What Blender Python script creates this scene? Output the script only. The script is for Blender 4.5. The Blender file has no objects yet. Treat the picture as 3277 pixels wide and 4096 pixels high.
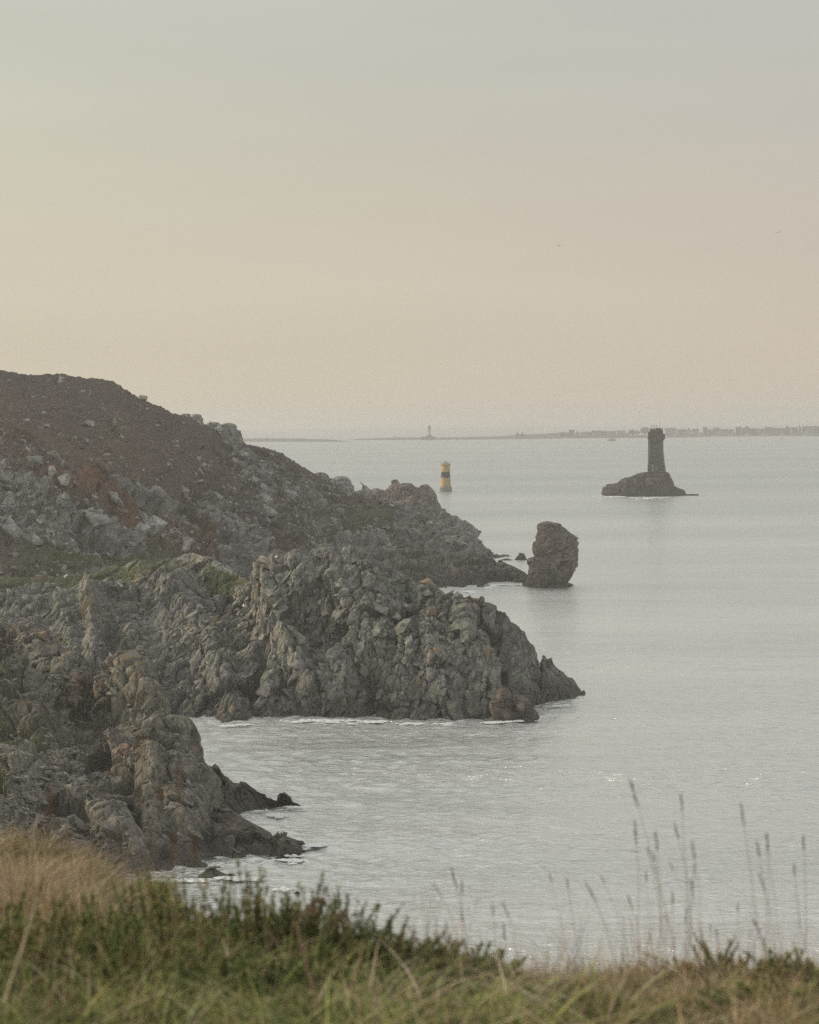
import bpy, math, random
import numpy as np
from mathutils import Matrix, Vector
sc = bpy.context.scene
COL = sc.collection
random.seed(7)
RNG = np.random.default_rng(11)

# ------------------------------------------------------------------ camera
CAM_H, LENS, F = 42.0, 85.0, 85.0 / 36.0 * 4096.0
PITCH, ROLL = math.radians(2.22), -0.0079
cam = bpy.data.cameras.new('camera'); cam_o = bpy.data.objects.new('camera', cam); COL.objects.link(cam_o)
cam.sensor_fit = 'VERTICAL'; cam.sensor_height = 36.0; cam.lens = LENS
cam.clip_start = 0.2; cam.clip_end = 60000
cam.dof.use_dof = True; cam.dof.focus_distance = 420; cam.dof.aperture_fstop = 4.5
cam_o.matrix_world = Matrix.Translation((0, 0, CAM_H)) @ Matrix.Rotation(math.pi / 2 - PITCH, 4, 'X') @ Matrix.Rotation(ROLL, 4, 'Z')
sc.camera = cam_o
_M = np.array(cam_o.matrix_world)[:3, :3]

# ------------------------------------------------------------------ sky, sun, exposure
SUN_EL, SUN_AZ = 13.0, -72.0          # azimuth from the view direction (+Y), negative = left
w = bpy.data.worlds.new("World"); sc.world = w; w.use_nodes = True
nt = w.node_tree; nt.nodes.clear()
N_ = nt.nodes.new; L_ = nt.links.new
out = N_('ShaderNodeOutputWorld'); bg = N_('ShaderNodeBackground'); L_(bg.outputs[0], out.inputs[0])
tc = N_('ShaderNodeTexCoord'); sep = N_('ShaderNodeSeparateXYZ'); L_(tc.outputs['Generated'], sep.inputs[0])
mx = N_('ShaderNodeMath'); mx.operation = 'MAXIMUM'; mx.inputs[1].default_value = 0.07; L_(sep.outputs[2], mx.inputs[0])
cmb = N_('ShaderNodeCombineXYZ'); L_(sep.outputs[0], cmb.inputs[0]); L_(sep.outputs[1], cmb.inputs[1]); L_(mx.outputs[0], cmb.inputs[2])
sky = N_('ShaderNodeTexSky'); sky.sky_type = 'NISHITA'; sky.sun_disc = False
sky.sun_elevation = math.radians(SUN_EL); sky.sun_rotation = math.radians(SUN_AZ)
sky.dust_density = 5; sky.air_density = 1.0; sky.ozone_density = 1.0
L_(cmb.outputs[0], sky.inputs[0])
# the haze veil of the evening sky: thick and cream at the horizon, thinner and greyer overhead; unseen upper stops brightened to light rocks and sea
ramp = N_('ShaderNodeValToRGB'); L_(sep.outputs[2], ramp.inputs[0])
er = ramp.color_ramp.elements
er[0].position = 0.0; er[0].color = (0.735, 0.655, 0.515, 1)
er[1].position = 1.0; er[1].color = (0.86, 0.85, 0.78, 1)
e = er.new(0.05); e.color = (0.742, 0.675, 0.545, 1)
e = er.new(0.16); e.color = (0.640, 0.632, 0.545, 1)
e = er.new(0.30); e.color = (0.76, 0.745, 0.655, 1)
e = er.new(0.6); e.color = (0.83, 0.81, 0.73, 1)
fr = N_('ShaderNodeMapRange'); fr.inputs[1].default_value = 0; fr.inputs[2].default_value = 0.6
fr.inputs[3].default_value = 0.93; fr.inputs[4].default_value = 0.75; L_(sep.outputs[2], fr.inputs[0])
vm = N_('ShaderNodeVectorMath'); vm.operation = 'SCALE'; vm.inputs[3].default_value = 3.05; 
# faint veils of thin cloud and a pinker side away from the sun
cn = N_('ShaderNodeTexNoise'); cn.inputs['Scale'].default_value = 3.2; cn.inputs['Detail'].default_value = 5; cn.inputs['Roughness'].default_value = 0.5
cm = N_('ShaderNodeMapping'); cm.inputs['Scale'].default_value = (1, 1, 6.5); cm.inputs['Rotation'].default_value = (0.06, 0.10, 0); L_(tc.outputs['Generated'], cm.inputs[0]); L_(cm.outputs[0], cn.inputs[0])
cr = N_('ShaderNodeMapRange'); cr.inputs[1].default_value = 0.3; cr.inputs[2].default_value = 0.7; cr.inputs[3].default_value = 0.965; cr.inputs[4].default_value = 1.03; L_(cn.outputs[0], cr.inputs[0])
px_n = N_('ShaderNodeMapRange'); px_n.inputs[1].default_value = -0.15; px_n.inputs[2].default_value = 0.20; L_(sep.outputs[0], px_n.inputs[0])
pk = N_('ShaderNodeMix'); pk.data_type = 'RGBA'; pk.inputs[6].default_value = (1.0, 1.0, 0.985, 1); pk.inputs[7].default_value = (0.965, 0.935, 0.985, 1); L_(px_n.outputs[0], pk.inputs[0])
pm = N_('ShaderNodeMix'); pm.data_type = 'RGBA'; pm.blend_type = 'MULTIPLY'; pm.inputs[0].default_value = 1; L_(ramp.outputs[0], pm.inputs[6]); L_(pk.outputs[2], pm.inputs[7])
pc = N_('ShaderNodeMix'); pc.data_type = 'RGBA'; pc.blend_type = 'MULTIPLY'; pc.inputs[0].default_value = 1; L_(pm.outputs[2], pc.inputs[6]); L_(cr.outputs[0], pc.inputs[7])
L_(pc.outputs[2], vm.inputs[0])
mixn = N_('ShaderNodeMix'); mixn.data_type = 'RGBA'
L_(fr.outputs[0], mixn.inputs[0]); L_(sky.outputs[0], mixn.inputs[6]); L_(vm.outputs[0], mixn.inputs[7])
L_(mixn.outputs[2], bg.inputs[0]); bg.inputs[1].default_value = 0.1

sun = bpy.data.lights.new('sun', 'SUN'); sun.energy = 1.05; sun.angle = math.radians(22); sun.color = (1.0, 0.80, 0.58)
sun_o = bpy.data.objects.new('sun', sun); COL.objects.link(sun_o)
_a, _e = math.radians(SUN_AZ), math.radians(SUN_EL)
_d = Vector((math.sin(_a) * math.cos(_e), math.cos(_a) * math.cos(_e), math.sin(_e)))
sun_o.rotation_euler = _d.to_track_quat('Z', 'Y').to_euler()
sc.view_settings.view_transform = 'Standard'; sc.view_settings.look = 'None'
sc.view_settings.exposure = 1.5; sc.view_settings.gamma = 1; sc.view_settings.use_curve_mapping = False
sc.render.engine = 'CYCLES'
sc.cycles.use_denoising = False
sc.cycles.max_bounces = 6; sc.cycles.volume_bounces = 2; sc.cycles.transparent_max_bounces = 8

# ------------------------------------------------------------------ helpers
def ray(px, row):
    px = np.asarray(px, float); row = np.asarray(row, float)
    px, row = np.broadcast_arrays(px, row)
    v = np.stack([(px - 1638.5) / F, (2048 - row) / F, -np.ones_like(px)], -1)
    return v @ _M.T
def at(px, row, D):                    # point seen at pixel (px,row) at forward distance D
    d = ray(px, row); k = np.asarray(D, float) / d[..., 1]
    return d * k[..., None] + np.array([0, 0, CAM_H])
def on_z(px, row, z=0.0):              # point of the horizontal plane z seen at (px,row)
    d = ray(px, row); k = (z - CAM_H) / d[..., 2]
    return d * k[..., None] + np.array([0, 0, CAM_H])
def proj(P):                           # world -> photograph pixels
    q = (P - np.array([0, 0, CAM_H])) @ _M
    return 1638.5 + F * q[..., 0] / -q[..., 2], 2048 - F * q[..., 1] / -q[..., 2]

def _h(ix, iy, iz, s):
    with np.errstate(over='ignore'):
        x = (ix.astype(np.int64) * 73856093 ^ iy.astype(np.int64) * 19349663 ^ iz.astype(np.int64) * 83492791 ^ (s * 668265263)).astype(np.uint32)
        x ^= x >> np.uint32(16); x *= np.uint32(0x7feb352d); x ^= x >> np.uint32(15); x *= np.uint32(0x846ca68b); x ^= x >> np.uint32(16)
    return x.astype(np.float32) / np.float32(4294967295.0)
def vnoise(P, s=0):
    i = np.floor(P).astype(np.int64); f = (P - i).astype(np.float32); f = f * f * (3 - 2 * f)
    r = 0
    for dx in (0, 1):
        for dy in (0, 1):
            for dz in (0, 1):
                wgt = (f[..., 0] if dx else 1 - f[..., 0]) * (f[..., 1] if dy else 1 - f[..., 1]) * (f[..., 2] if dz else 1 - f[..., 2])
                r = r + wgt * _h(i[..., 0] + dx, i[..., 1] + dy, i[..., 2] + dz, s)
    return r
def fbm(P, o=4, s=0):                  # about -1..1
    r = 0; a = 1; t = 0
    for k in range(o):
        r = r + a * (vnoise(P * 2.03 ** k + 17.3 * k, s + k) * 2 - 1); t += a; a *= 0.5
    return r / t * 1.3
def worley(P, s=0):
    i = np.floor(P).astype(np.int64); f = (P - i).astype(np.float32)
    n = P.shape[:-1]
    F1 = np.full(n, 9, np.float32); F2 = F1.copy(); V = np.zeros(n + (3,), np.float32); H = np.zeros(n, np.float32)
    for dx in (-1, 0, 1):
        for dy in (-1, 0, 1):
            for dz in (-1, 0, 1):
                a, b, c = i[..., 0] + dx, i[..., 1] + dy, i[..., 2] + dz
                h = _h(a, b, c, s); h2 = (h * 997.13) % 1; h3 = (h * 7919.7) % 1
                v = np.stack([f[..., 0] - dx - h, f[..., 1] - dy - h2, f[..., 2] - dz - h3], -1)
                d = np.sqrt((v * v).sum(-1))
                m = d < F1
                F2 = np.where(m, F1, np.minimum(F2, d)); F1 = np.where(m, d, F1)
                V = np.where(m[..., None], v, V); H = np.where(m, (h * 313.7) % 1, H)
    return F1, F2, V, H
def aniso(dip_deg, yaw_deg, stretch):  # rotation + squeeze along the bedding direction
    a, b = math.radians(dip_deg), math.radians(yaw_deg)
    Rz = np.array([[math.cos(b), -math.sin(b), 0], [math.sin(b), math.cos(b), 0], [0, 0, 1]])
    Ry = np.array([[math.cos(a), 0, math.sin(a)], [0, 1, 0], [-math.sin(a), 0, math.cos(a)]])
    return np.diag(1 / np.array(stretch)) @ Ry @ Rz
def rocky(P, M, size, amp, s=0, crack=0.5, tilt=1.2, warp=0.35):
    q = (P @ M.T) / size
    wv = np.stack([fbm(q * 0.9, 2, s + 31), fbm(q * 0.9 + 5, 2, s + 41), fbm(q * 0.9 + 9, 2, s + 51)], -1)
    F1, F2, V, H = worley(q + warp * wv, s)
    tx, ty, tz = (H * 37.1) % 1 - .5, (H * 91.7) % 1 - .5, (H * 153.3) % 1 - .5
    d = (H - 0.5) * 1.1 + tilt * (V[..., 0] * tx + V[..., 1] * ty + V[..., 2] * tz) * 2
    return amp * (d - crack * np.exp(-(F2 - F1) * 9))
def interp(pts, x, k=1):
    a = np.array(pts, float); return np.interp(x, a[:, 0], a[:, k])
def poly_mask(px, row, poly, soft):    # 1 inside, smooth to 0 outside over `soft` pixels
    poly = np.array(poly, float); n = len(poly); ins = np.zeros(px.shape, bool); dist = np.full(px.shape, 1e9)
    for k in range(n):
        x0, y0 = poly[k]; x1, y1 = poly[(k + 1) % n]
        c = ((y0 > row) != (y1 > row))
        with np.errstate(divide='ignore', invalid='ignore'):
            ins ^= c & (px < (x1 - x0) * (row - y0) / (y1 - y0 + 1e-9) + x0)
        t = np.clip(((px - x0) * (x1 - x0) + (row - y0) * (y1 - y0)) / ((x1 - x0) ** 2 + (y1 - y0) ** 2 + 1e-9), 0, 1)
        dist = np.minimum(dist, np.hypot(px - x0 - t * (x1 - x0), row - y0 - t * (y1 - y0)))
    sd = np.where(ins, dist, -dist)
    return np.clip(sd / soft * 0.5 + 0.5, 0, 1)
def line_mask(px, row, pts, wd):
    dist = np.full(px.shape, 1e9)
    for (x0, y0), (x1, y1) in zip(pts[:-1], pts[1:]):
        t = np.clip(((px - x0) * (x1 - x0) + (row - y0) * (y1 - y0)) / ((x1 - x0) ** 2 + (y1 - y0) ** 2 + 1e-9), 0, 1)
        dist = np.minimum(dist, np.hypot(px - x0 - t * (x1 - x0), row - y0 - t * (y1 - y0)))
    return np.exp(-(dist / wd) ** 2)
def blob(px, row, cx, cy, rx, ry): return np.exp(-((px - cx) / rx) ** 2 - ((row - cy) / ry) ** 2)

# ---- meshes
def mesh_from(name, V, Fc, mats, attrs=None, smooth=False, mat_idx=None):
    V = np.ascontiguousarray(V, np.float32).reshape(-1, 3); Fc = np.ascontiguousarray(Fc, np.int32)
    me = bpy.data.meshes.new(name); k = Fc.shape[1]
    me.vertices.add(len(V)); me.vertices.foreach_set('co', V.ravel())
    me.loops.add(Fc.size); me.loops.foreach_set('vertex_index', Fc.ravel())
    me.polygons.add(len(Fc)); me.polygons.foreach_set('loop_start', np.arange(0, Fc.size, k, dtype=np.int32))
    me.polygons.foreach_set('loop_total', np.full(len(Fc), k, np.int32))
    me.polygons.foreach_set('use_smooth', np.full(len(Fc), smooth, bool))
    if mat_idx is not None: me.polygons.foreach_set('material_index', np.ascontiguousarray(mat_idx, np.int32))
    for m in (mats if isinstance(mats, (list, tuple)) else [mats]): me.materials.append(m)
    for an, arr in (attrs or {}).items():
        at_ = me.color_attributes.new(an, 'FLOAT_COLOR', 'POINT')
        a = np.ones((len(V), 4), np.float32); a[:, :arr.shape[1]] = arr; at_.data.foreach_set('color', a.ravel())
    me.update(calc_edges=True)
    return me
def link(name, me, parent=None, **props):
    o = bpy.data.objects.new(name, me); COL.objects.link(o)
    if parent is not None: o.parent = parent
    for k, v in props.items(): o[k] = v
    return o
def empty(name, loc, label=None, category=None, group=None, rz=0):
    o = bpy.data.objects.new(name, None); COL.objects.link(o); o.location = loc; o.rotation_euler[2] = rz
    o.empty_display_size = 0.5
    if label: o['label'] = label
    if category: o['category'] = category
    if group: o['group'] = group
    return o
class MB:                              # collects simple solids into one mesh
    def __init__(s): s.v = []; s.f = []
    def _add(s, v, f):
        b = len(s.v); s.v += [tuple(p) for p in v]; s.f += [tuple(i + b for i in q) for q in f]; return s
    def box(s, x0, x1, y0, y1, z0, z1, top=1.0):
        cx, cy = (x0 + x1) / 2, (y0 + y1) / 2
        v = [(x, y, z0) for x, y in ((x0, y0), (x1, y0), (x1, y1), (x0, y1))]
        v += [(cx + (x - cx) * top, cy + (y - cy) * top, z1) for x, y in ((x0, y0), (x1, y0), (x1, y1), (x0, y1))]
        return s._add(v, [(3, 2, 1, 0), (4, 5, 6, 7), (0, 1, 5, 4), (1, 2, 6, 5), (2, 3, 7, 6), (3, 0, 4, 7)])
    def lathe(s, prof, n=20, cx=0, cy=0, cap=True, a0=0.0):
        v = []; f = []
        for r, z in prof:
            v += [(cx + r * math.cos(a0 + 2 * math.pi * k / n), cy + r * math.sin(a0 + 2 * math.pi * k / n), z) for k in range(n)]
        for j in range(len(prof) - 1):
            for k in range(n): f.append((j * n + k, j * n + (k + 1) % n, (j + 1) * n + (k + 1) % n, (j + 1) * n + k))
        if cap: f.append(tuple(range(n))[::-1]); f.append(tuple((len(prof) - 1) * n + k for k in range(n)))
        return s._add(v, f)
    def tube(s, a, b, r0, r1=None, n=6):
        a, b = Vector(a), Vector(b); r1 = r0 if r1 is None else r1
        d = (b - a).normalized(); u = d.orthogonal().normalized(); w_ = d.cross(u)
        v = [a + (u * math.cos(2 * math.pi * k / n) + w_ * math.sin(2 * math.pi * k / n)) * r0 for k in range(n)]
        v += [b + (u * math.cos(2 * math.pi * k / n) + w_ * math.sin(2 * math.pi * k / n)) * r1 for k in range(n)]
        f = [(k, (k + 1) % n, n + (k + 1) % n, n + k) for k in range(n)] + [tuple(range(n))[::-1], tuple(range(n, 2 * n))]
        return s._add(v, f)
    def prism(s, pts, y0, y1):         # outline in x,z pushed along y
        n = len(pts); v = [(x, y0, z) for x, z in pts] + [(x, y1, z) for x, z in pts]
        f = [(k, (k + 1) % n, n + (k + 1) % n, n + k) for k in range(n)] + [tuple(range(n))[::-1], tuple(range(n, 2 * n))]
        return s._add(v, f)
    def build(s, name, mat, parent=None, smooth=False, **props):
        me = bpy.data.meshes.new(name); me.from_pydata(s.v, [], s.f); me.materials.append(mat)
        if smooth: me.polygons.foreach_set('use_smooth', [True] * len(me.polygons))
        me.update(); return link(name, me, parent, **props)

# ------------------------------------------------------------------ materials
class NT:
    def __init__(s, name, rough=0.9, spec=0.25):
        s.m = bpy.data.materials.new(name); s.m.use_nodes = True; s.t = s.m.node_tree
        s.b = s.t.nodes['Principled BSDF']; s.b.inputs['Roughness'].default_value = rough
        s.b.inputs['Specular IOR Level'].default_value = spec
        g = s.t.nodes.new('ShaderNodeNewGeometry'); s.pos = g.outputs['Position']
    def link(s, a, b): s.t.links.new(a, b)
    def mapping(s, scale=(1, 1, 1), rot=(0, 0, 0), vec=None):
        m = s.t.nodes.new('ShaderNodeMapping'); m.inputs['Scale'].default_value = scale; m.inputs['Rotation'].default_value = rot
        s.link(vec or s.pos, m.inputs[0]); return m.outputs[0]
    def noise(s, scale, detail=4, vec=None, rough=0.55, dist=0.0):
        n = s.t.nodes.new('ShaderNodeTexNoise'); n.inputs['Scale'].default_value = scale; n.inputs['Detail'].default_value = detail
        n.inputs['Roughness'].default_value = rough; n.inputs['Distortion'].default_value = dist
        s.link(vec or s.pos, n.inputs[0]); return n.outputs[0]
    def vor(s, scale, vec=None, feature='F1', out='Distance'):
        n = s.t.nodes.new('ShaderNodeTexVoronoi'); n.feature = feature; n.inputs['Scale'].default_value = scale
        s.link(vec or s.pos, n.inputs[0]); return n.outputs[out]
    def rng(s, v, a, b, c=0.0, d=1.0):
        n = s.t.nodes.new('ShaderNodeMapRange'); s.link(v, n.inputs[0])
        for k, q in zip((1, 2, 3, 4), (a, b, c, d)): n.inputs[k].default_value = q
        return n.outputs[0]
    def mix(s, f, a, b, mode='MIX'):
        n = s.t.nodes.new('ShaderNodeMix'); n.data_type = 'RGBA'; n.blend_type = mode
        for i, q in ((0, f), (6, a), (7, b)):
            if isinstance(q, bpy.types.NodeSocket): s.link(q, n.inputs[i])
            elif i == 0: n.inputs[0].default_value = q
            else: n.inputs[i].default_value = tuple(q) + (1,)
        return n.outputs[2]
    def mul(s, a, b, op='MULTIPLY'):
        n = s.t.nodes.new('ShaderNodeMath'); n.operation = op
        for i, q in ((0, a), (1, b)):
            if isinstance(q, bpy.types.NodeSocket): s.link(q, n.inputs[i])
            else: n.inputs[i].default_value = q
        return n.outputs[0]
    def attr(s, name):
        n = s.t.nodes.new('ShaderNodeAttribute'); n.attribute_name = name
        sp = s.t.nodes.new('ShaderNodeSeparateColor'); s.link(n.outputs['Color'], sp.inputs[0]); return n.outputs['Color'], sp.outputs
    def bump(s, h, strength, distance):
        n = s.t.nodes.new('ShaderNodeBump'); n.inputs['Strength'].default_value = strength; n.inputs['Distance'].default_value = distance
        s.link(h, n.inputs['Height']); s.link(n.outputs[0], s.b.inputs['Normal'])
    def base(s, c):
        if isinstance(c, bpy.types.NodeSocket): s.link(c, s.b.inputs['Base Color'])
        else: s.b.inputs['Base Color'].default_value = tuple(c) + (1,)
        return s
def plain(name, c, rough=0.8, var=0.25, scale=1.0, metal=0.0):
    n = NT(name, rough); v = n.rng(n.noise(scale, 4), 0.3, 0.7, 1 - var, 1 + var)
    n.base(n.mix(1.0, c, v, 'MULTIPLY')); n.b.inputs['Metallic'].default_value = metal; return n.m

def rock_material(name, light, dark, green, rust, rust_amt=0.62, scale=1.0, streak=(1, 1, 1), rot=(0, 0, 0), per_object=0.0, wet=2.2, orange=0.70):
    n = NT(name, 0.88, 0.2)
    mp = n.mapping(streak, rot)
    a = n.rng(n.noise(0.35 * scale, 6, mp, 0.65), 0.32, 0.68)
    c = n.mix(a, dark, light)
    g = n.rng(n.noise(0.11 * scale, 5, None, 0.6), 0.44, 0.62)
    c = n.mix(n.mul(g, 0.8), c, green)
    r = n.rng(n.noise(0.16 * scale, 5, n.mapping(rot=(1, 2, 3)), 0.6), rust_amt, rust_amt + 0.08)
    c = n.mix(n.mul(r, 0.75), c, rust)
    cell = n.vor(0.9 * scale, mp, 'F1', 'Color')
    sp = n.t.nodes.new('ShaderNodeSeparateColor'); n.link(cell, sp.inputs[0])
    c = n.mix(1.0, c, n.rng(sp.outputs[0], 0, 1, 0.72, 1.28), 'MULTIPLY')
    fine = n.rng(n.noise(3.2 * scale, 6, mp, 0.75), 0.3, 0.7, 0.62, 1.38)
    c = n.mix(1.0, c, fine, 'MULTIPLY')
    # thin dark joints along the cell edges
    j = n.rng(n.vor(0.55 * scale, n.mapping(streak, rot), 'DISTANCE_TO_EDGE'), 0.0, 0.07, 0.55, 1.0)
    c = n.mix(1.0, c, j, 'MULTIPLY')
    geo = n.t.nodes.new('ShaderNodeNewGeometry'); sn = n.t.nodes.new('ShaderNodeSeparateXYZ'); n.link(geo.outputs['Normal'], sn.inputs[0])
    o_ = n.mul(n.rng(n.noise(0.21 * scale, 4, n.mapping(rot=(2, 1, 0.4)), 0.6), orange, orange + 0.05), n.rng(sn.outputs[2], 0.1, 0.6))
    c = n.mix(n.mul(o_, 0.9), c, (0.36, 0.20, 0.055))
    if per_object:
        oi = n.t.nodes.new('ShaderNodeObjectInfo'); c = n.mix(1.0, c, n.rng(oi.outputs['Random'], 0, 1, 1 - per_object, 1 + per_object), 'MULTIPLY')
    if wet:
        sz = n.t.nodes.new('ShaderNodeSeparateXYZ'); n.link(n.pos, sz.inputs[0])
        zz = n.mul(sz.outputs[2], n.rng(n.noise(0.25, 3), 0.3, 0.7, -1.2, 1.2), 'ADD')
        wv = n.rng(zz, wet * 0.5, wet * 2.0, 1, 0)
        c = n.mix(n.mul(wv, 0.62), c, (0.060, 0.055, 0.053))
    n.rockc = c
    n.bump(n.noise(2.4 * scale, 7, mp, 0.7), 0.9, 0.35 / scale)
    return n, c
def vegetate(n, c, hue, scale=1.0):     # blends heath and turf over rock by the painted cover attribute 'cover'
    col, ch = n.attr('cover')
    heath = n.mix(n.rng(n.noise(0.05 * scale, 5), 0.38, 0.62), hue['brown'], hue['purple'])
    heath = n.mix(n.mul(n.rng(n.noise(0.028 * scale, 5, n.mapping(rot=(0.5, 1, 2)), 0.6), 0.50, 0.62), 0.35), heath, hue['green'])
    heath = n.mix(n.mul(ch[2], 1.0), heath, hue['red']); heath = n.mix(ch[1], heath, hue['green'])
    heath = n.mix(1.0, heath, n.rng(n.noise(0.9 * scale, 6, None, 0.75), 0.3, 0.7, 0.55, 1.45), 'MULTIPLY')
    edge = n.mul(ch[0], n.rng(n.noise(0.35 * scale, 6, None, 0.7), 0.3, 0.7, -0.28, 0.28), 'ADD')
    return n.mix(n.rng(edge, 0.42, 0.56), heath, c)
HUE = dict(brown=(0.135, 0.112, 0.090), purple=(0.118, 0.098, 0.094), red=(0.185, 0.105, 0.072), green=(0.108, 0.122, 0.066))
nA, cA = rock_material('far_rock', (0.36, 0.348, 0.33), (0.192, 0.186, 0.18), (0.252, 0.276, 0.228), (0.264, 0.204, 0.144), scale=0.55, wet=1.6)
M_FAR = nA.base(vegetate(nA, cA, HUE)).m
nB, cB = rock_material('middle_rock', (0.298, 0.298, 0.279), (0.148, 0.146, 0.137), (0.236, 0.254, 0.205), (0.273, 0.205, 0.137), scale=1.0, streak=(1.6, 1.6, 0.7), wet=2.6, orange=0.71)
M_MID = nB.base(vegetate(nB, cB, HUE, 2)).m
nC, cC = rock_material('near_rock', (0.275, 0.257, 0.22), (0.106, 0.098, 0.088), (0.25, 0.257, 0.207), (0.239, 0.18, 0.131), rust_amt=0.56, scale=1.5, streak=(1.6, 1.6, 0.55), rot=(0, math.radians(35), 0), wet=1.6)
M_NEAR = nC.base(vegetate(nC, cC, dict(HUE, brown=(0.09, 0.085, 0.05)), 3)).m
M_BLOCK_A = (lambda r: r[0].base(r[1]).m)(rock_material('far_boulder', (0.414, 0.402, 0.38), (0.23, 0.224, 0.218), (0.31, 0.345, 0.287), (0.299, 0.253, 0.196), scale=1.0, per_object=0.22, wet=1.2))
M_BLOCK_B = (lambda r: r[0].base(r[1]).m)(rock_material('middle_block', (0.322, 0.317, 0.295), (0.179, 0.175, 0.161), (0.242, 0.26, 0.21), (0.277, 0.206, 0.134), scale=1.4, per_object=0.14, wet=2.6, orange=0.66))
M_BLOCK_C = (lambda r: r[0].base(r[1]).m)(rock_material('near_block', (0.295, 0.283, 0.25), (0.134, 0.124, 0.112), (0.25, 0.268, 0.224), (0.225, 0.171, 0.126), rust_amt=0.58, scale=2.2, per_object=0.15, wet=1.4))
M_STACK = (lambda r: r[0].base(r[1]).m)(rock_material('stack_rock', (0.235, 0.21, 0.185), (0.125, 0.112, 0.104), (0.185, 0.17, 0.14), (0.24, 0.17, 0.13), scale=0.8, streak=(0.8, 0.8, 1.5), rot=(0, 0.5, 0), wet=1.5))
M_ISLET = (lambda r: r[0].base(r[1]).m)(rock_material('islet_rock', (0.1, 0.083, 0.077), (0.045, 0.04, 0.04), (0.075, 0.07, 0.062), (0.125, 0.083, 0.069), scale=0.4, wet=2.0, orange=0.9))

# ------------------------------------------------------------------ sea
def sea_material():
    n = NT('sea_water', 0.25, 0.5); n.b.inputs['Metallic'].default_value = 1.0; n.b.inputs['Specular Tint'].default_value = (0.86, 0.88, 0.88, 1)
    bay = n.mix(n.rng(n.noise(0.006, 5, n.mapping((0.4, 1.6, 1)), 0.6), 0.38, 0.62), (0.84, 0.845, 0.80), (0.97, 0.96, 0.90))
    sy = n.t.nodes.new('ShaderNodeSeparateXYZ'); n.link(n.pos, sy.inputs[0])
    far_dim = n.rng(n.mul(sy.outputs[1], n.rng(n.noise(0.003, 4, n.mapping((0.3, 1.5, 1))), 0.3, 0.7, -350, 350), 'ADD'), 500, 1500)
    n.base(n.mix(far_dim, bay, n.mix(n.rng(n.noise(0.0025, 5, n.mapping((0.25, 2.0, 1)), 0.6), 0.4, 0.6), (0.57, 0.63, 0.62), (0.70, 0.73, 0.71))))  # base colour dimmed and cooled with distance, painting in duller far reflections
    v1 = n.mapping((0.5, 1.0, 1), (0, 0, 0.25)); v2 = n.mapping((0.6, 1.0, 1), (0, 0, -0.35))
    h = n.mul(n.noise(0.10, 2, v1), 0.8)
    h = n.mul(h, n.mul(n.noise(0.42, 3, v2), 0.7), 'ADD')
    h = n.mul(h, n.mul(n.noise(1.7, 3, v1, 0.65), 0.8), 'ADD')
    gust = n.rng(n.noise(0.008, 5, n.mapping((0.35, 1.5, 1), (0, 0, 0.1)), 0.6, 0.8), 0.38, 0.62, 0.35, 1.35)
    n.bump(n.mul(h, gust), 1.0, SEA_BUMP)
    return n.m
SEA_BUMP = 1.05
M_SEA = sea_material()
def wave_height(x, y, dr):             # wind sea: many crossing sine trains, short ones dropped where the mesh cannot carry them
    rg_ = np.random.default_rng(3); z = np.zeros_like(x)
    P = np.stack([x / 60, y / 26, x * 0], -1); gust = 0.55 + 0.9 * vnoise(P, 5) * vnoise(P * 2.3, 6) * 1.6
    for lam in np.concatenate([np.geomspace(0.85, 4.2, 46), np.geomspace(6, 26, 12)]):
        th = rg_.normal(0.45, 0.55); k = 2 * math.pi / lam; sl = 0.038 if lam < 5.5 else 0.013
        fade = np.clip((lam / dr - 2.0) / 2.0, 0, 1)
        z += sl / k * fade * (gust if lam < 6 else 1) * np.sin(k * (x * math.sin(th) + y * math.cos(th)) + rg_.uniform(0, 6.28) + 0.8 * np.sin(x * 0.11 * rg_.uniform(.5, 1.5)))
    return z
def build_sea():
    R = 11000.0
    inv = np.linspace(1 / 168.0, 1 / 3200.0, 980); rf = 1 / inv
    rr = np.concatenate([np.geomspace(4, 160, 10), rf, np.geomspace(3500, R, 12)])
    fine = np.radians(np.linspace(-12.5, 12.5, 400)); coarse = np.radians(np.linspace(12.5, 347.5, 92)[1:-1])
    th = np.concatenate([fine, coarse]); n = len(th)
    X = rr[:, None] * np.sin(th); Y = rr[:, None] * np.cos(th); DR = np.gradient(rr)[:, None] + X * 0
    Z = np.zeros_like(X); f = slice(0, 400)
    edge = np.clip((np.radians(12.5) - abs(th[f])) / 0.02, 0, 1)[None] * np.clip((rr[:, None] - 162) / 10, 0, 1) * np.clip((3100 - rr[:, None]) / 800, 0, 1)
    Z[:, f] = wave_height(X[:, f], Y[:, f], DR[:, f]) * edge
    V = np.vstack([np.stack([X, Y, Z], -1).reshape(-1, 3)])
    j = np.arange(len(rr) - 1)[:, None] * n; k = np.arange(n)[None]; k1 = (k + 1) % n
    Fc = np.stack([(j + n + k), (j + n + k1), (j + k1), (j + k)], -1).reshape(-1, 4)[:, ::-1]
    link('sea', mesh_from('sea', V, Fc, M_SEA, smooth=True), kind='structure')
build_sea()

# haze: one closed box round everything
hz = bpy.data.materials.new('haze_air'); hz.use_nodes = True; hz.node_tree.nodes.clear()
ho = hz.node_tree.nodes.new('ShaderNodeOutputMaterial'); hv = hz.node_tree.nodes.new('ShaderNodeVolumePrincipled')
hv.inputs['Color'].default_value = (0.69, 0.715, 0.735, 1); hv.inputs['Density'].default_value = 1.85e-4; hv.inputs['Anisotropy'].default_value = 0.35
hz.node_tree.links.new(hv.outputs[0], ho.inputs['Volume'])
MB().box(-11400, 11400, -11400, 11400, -9, 66).build('haze', hz, kind='stuff')

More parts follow.
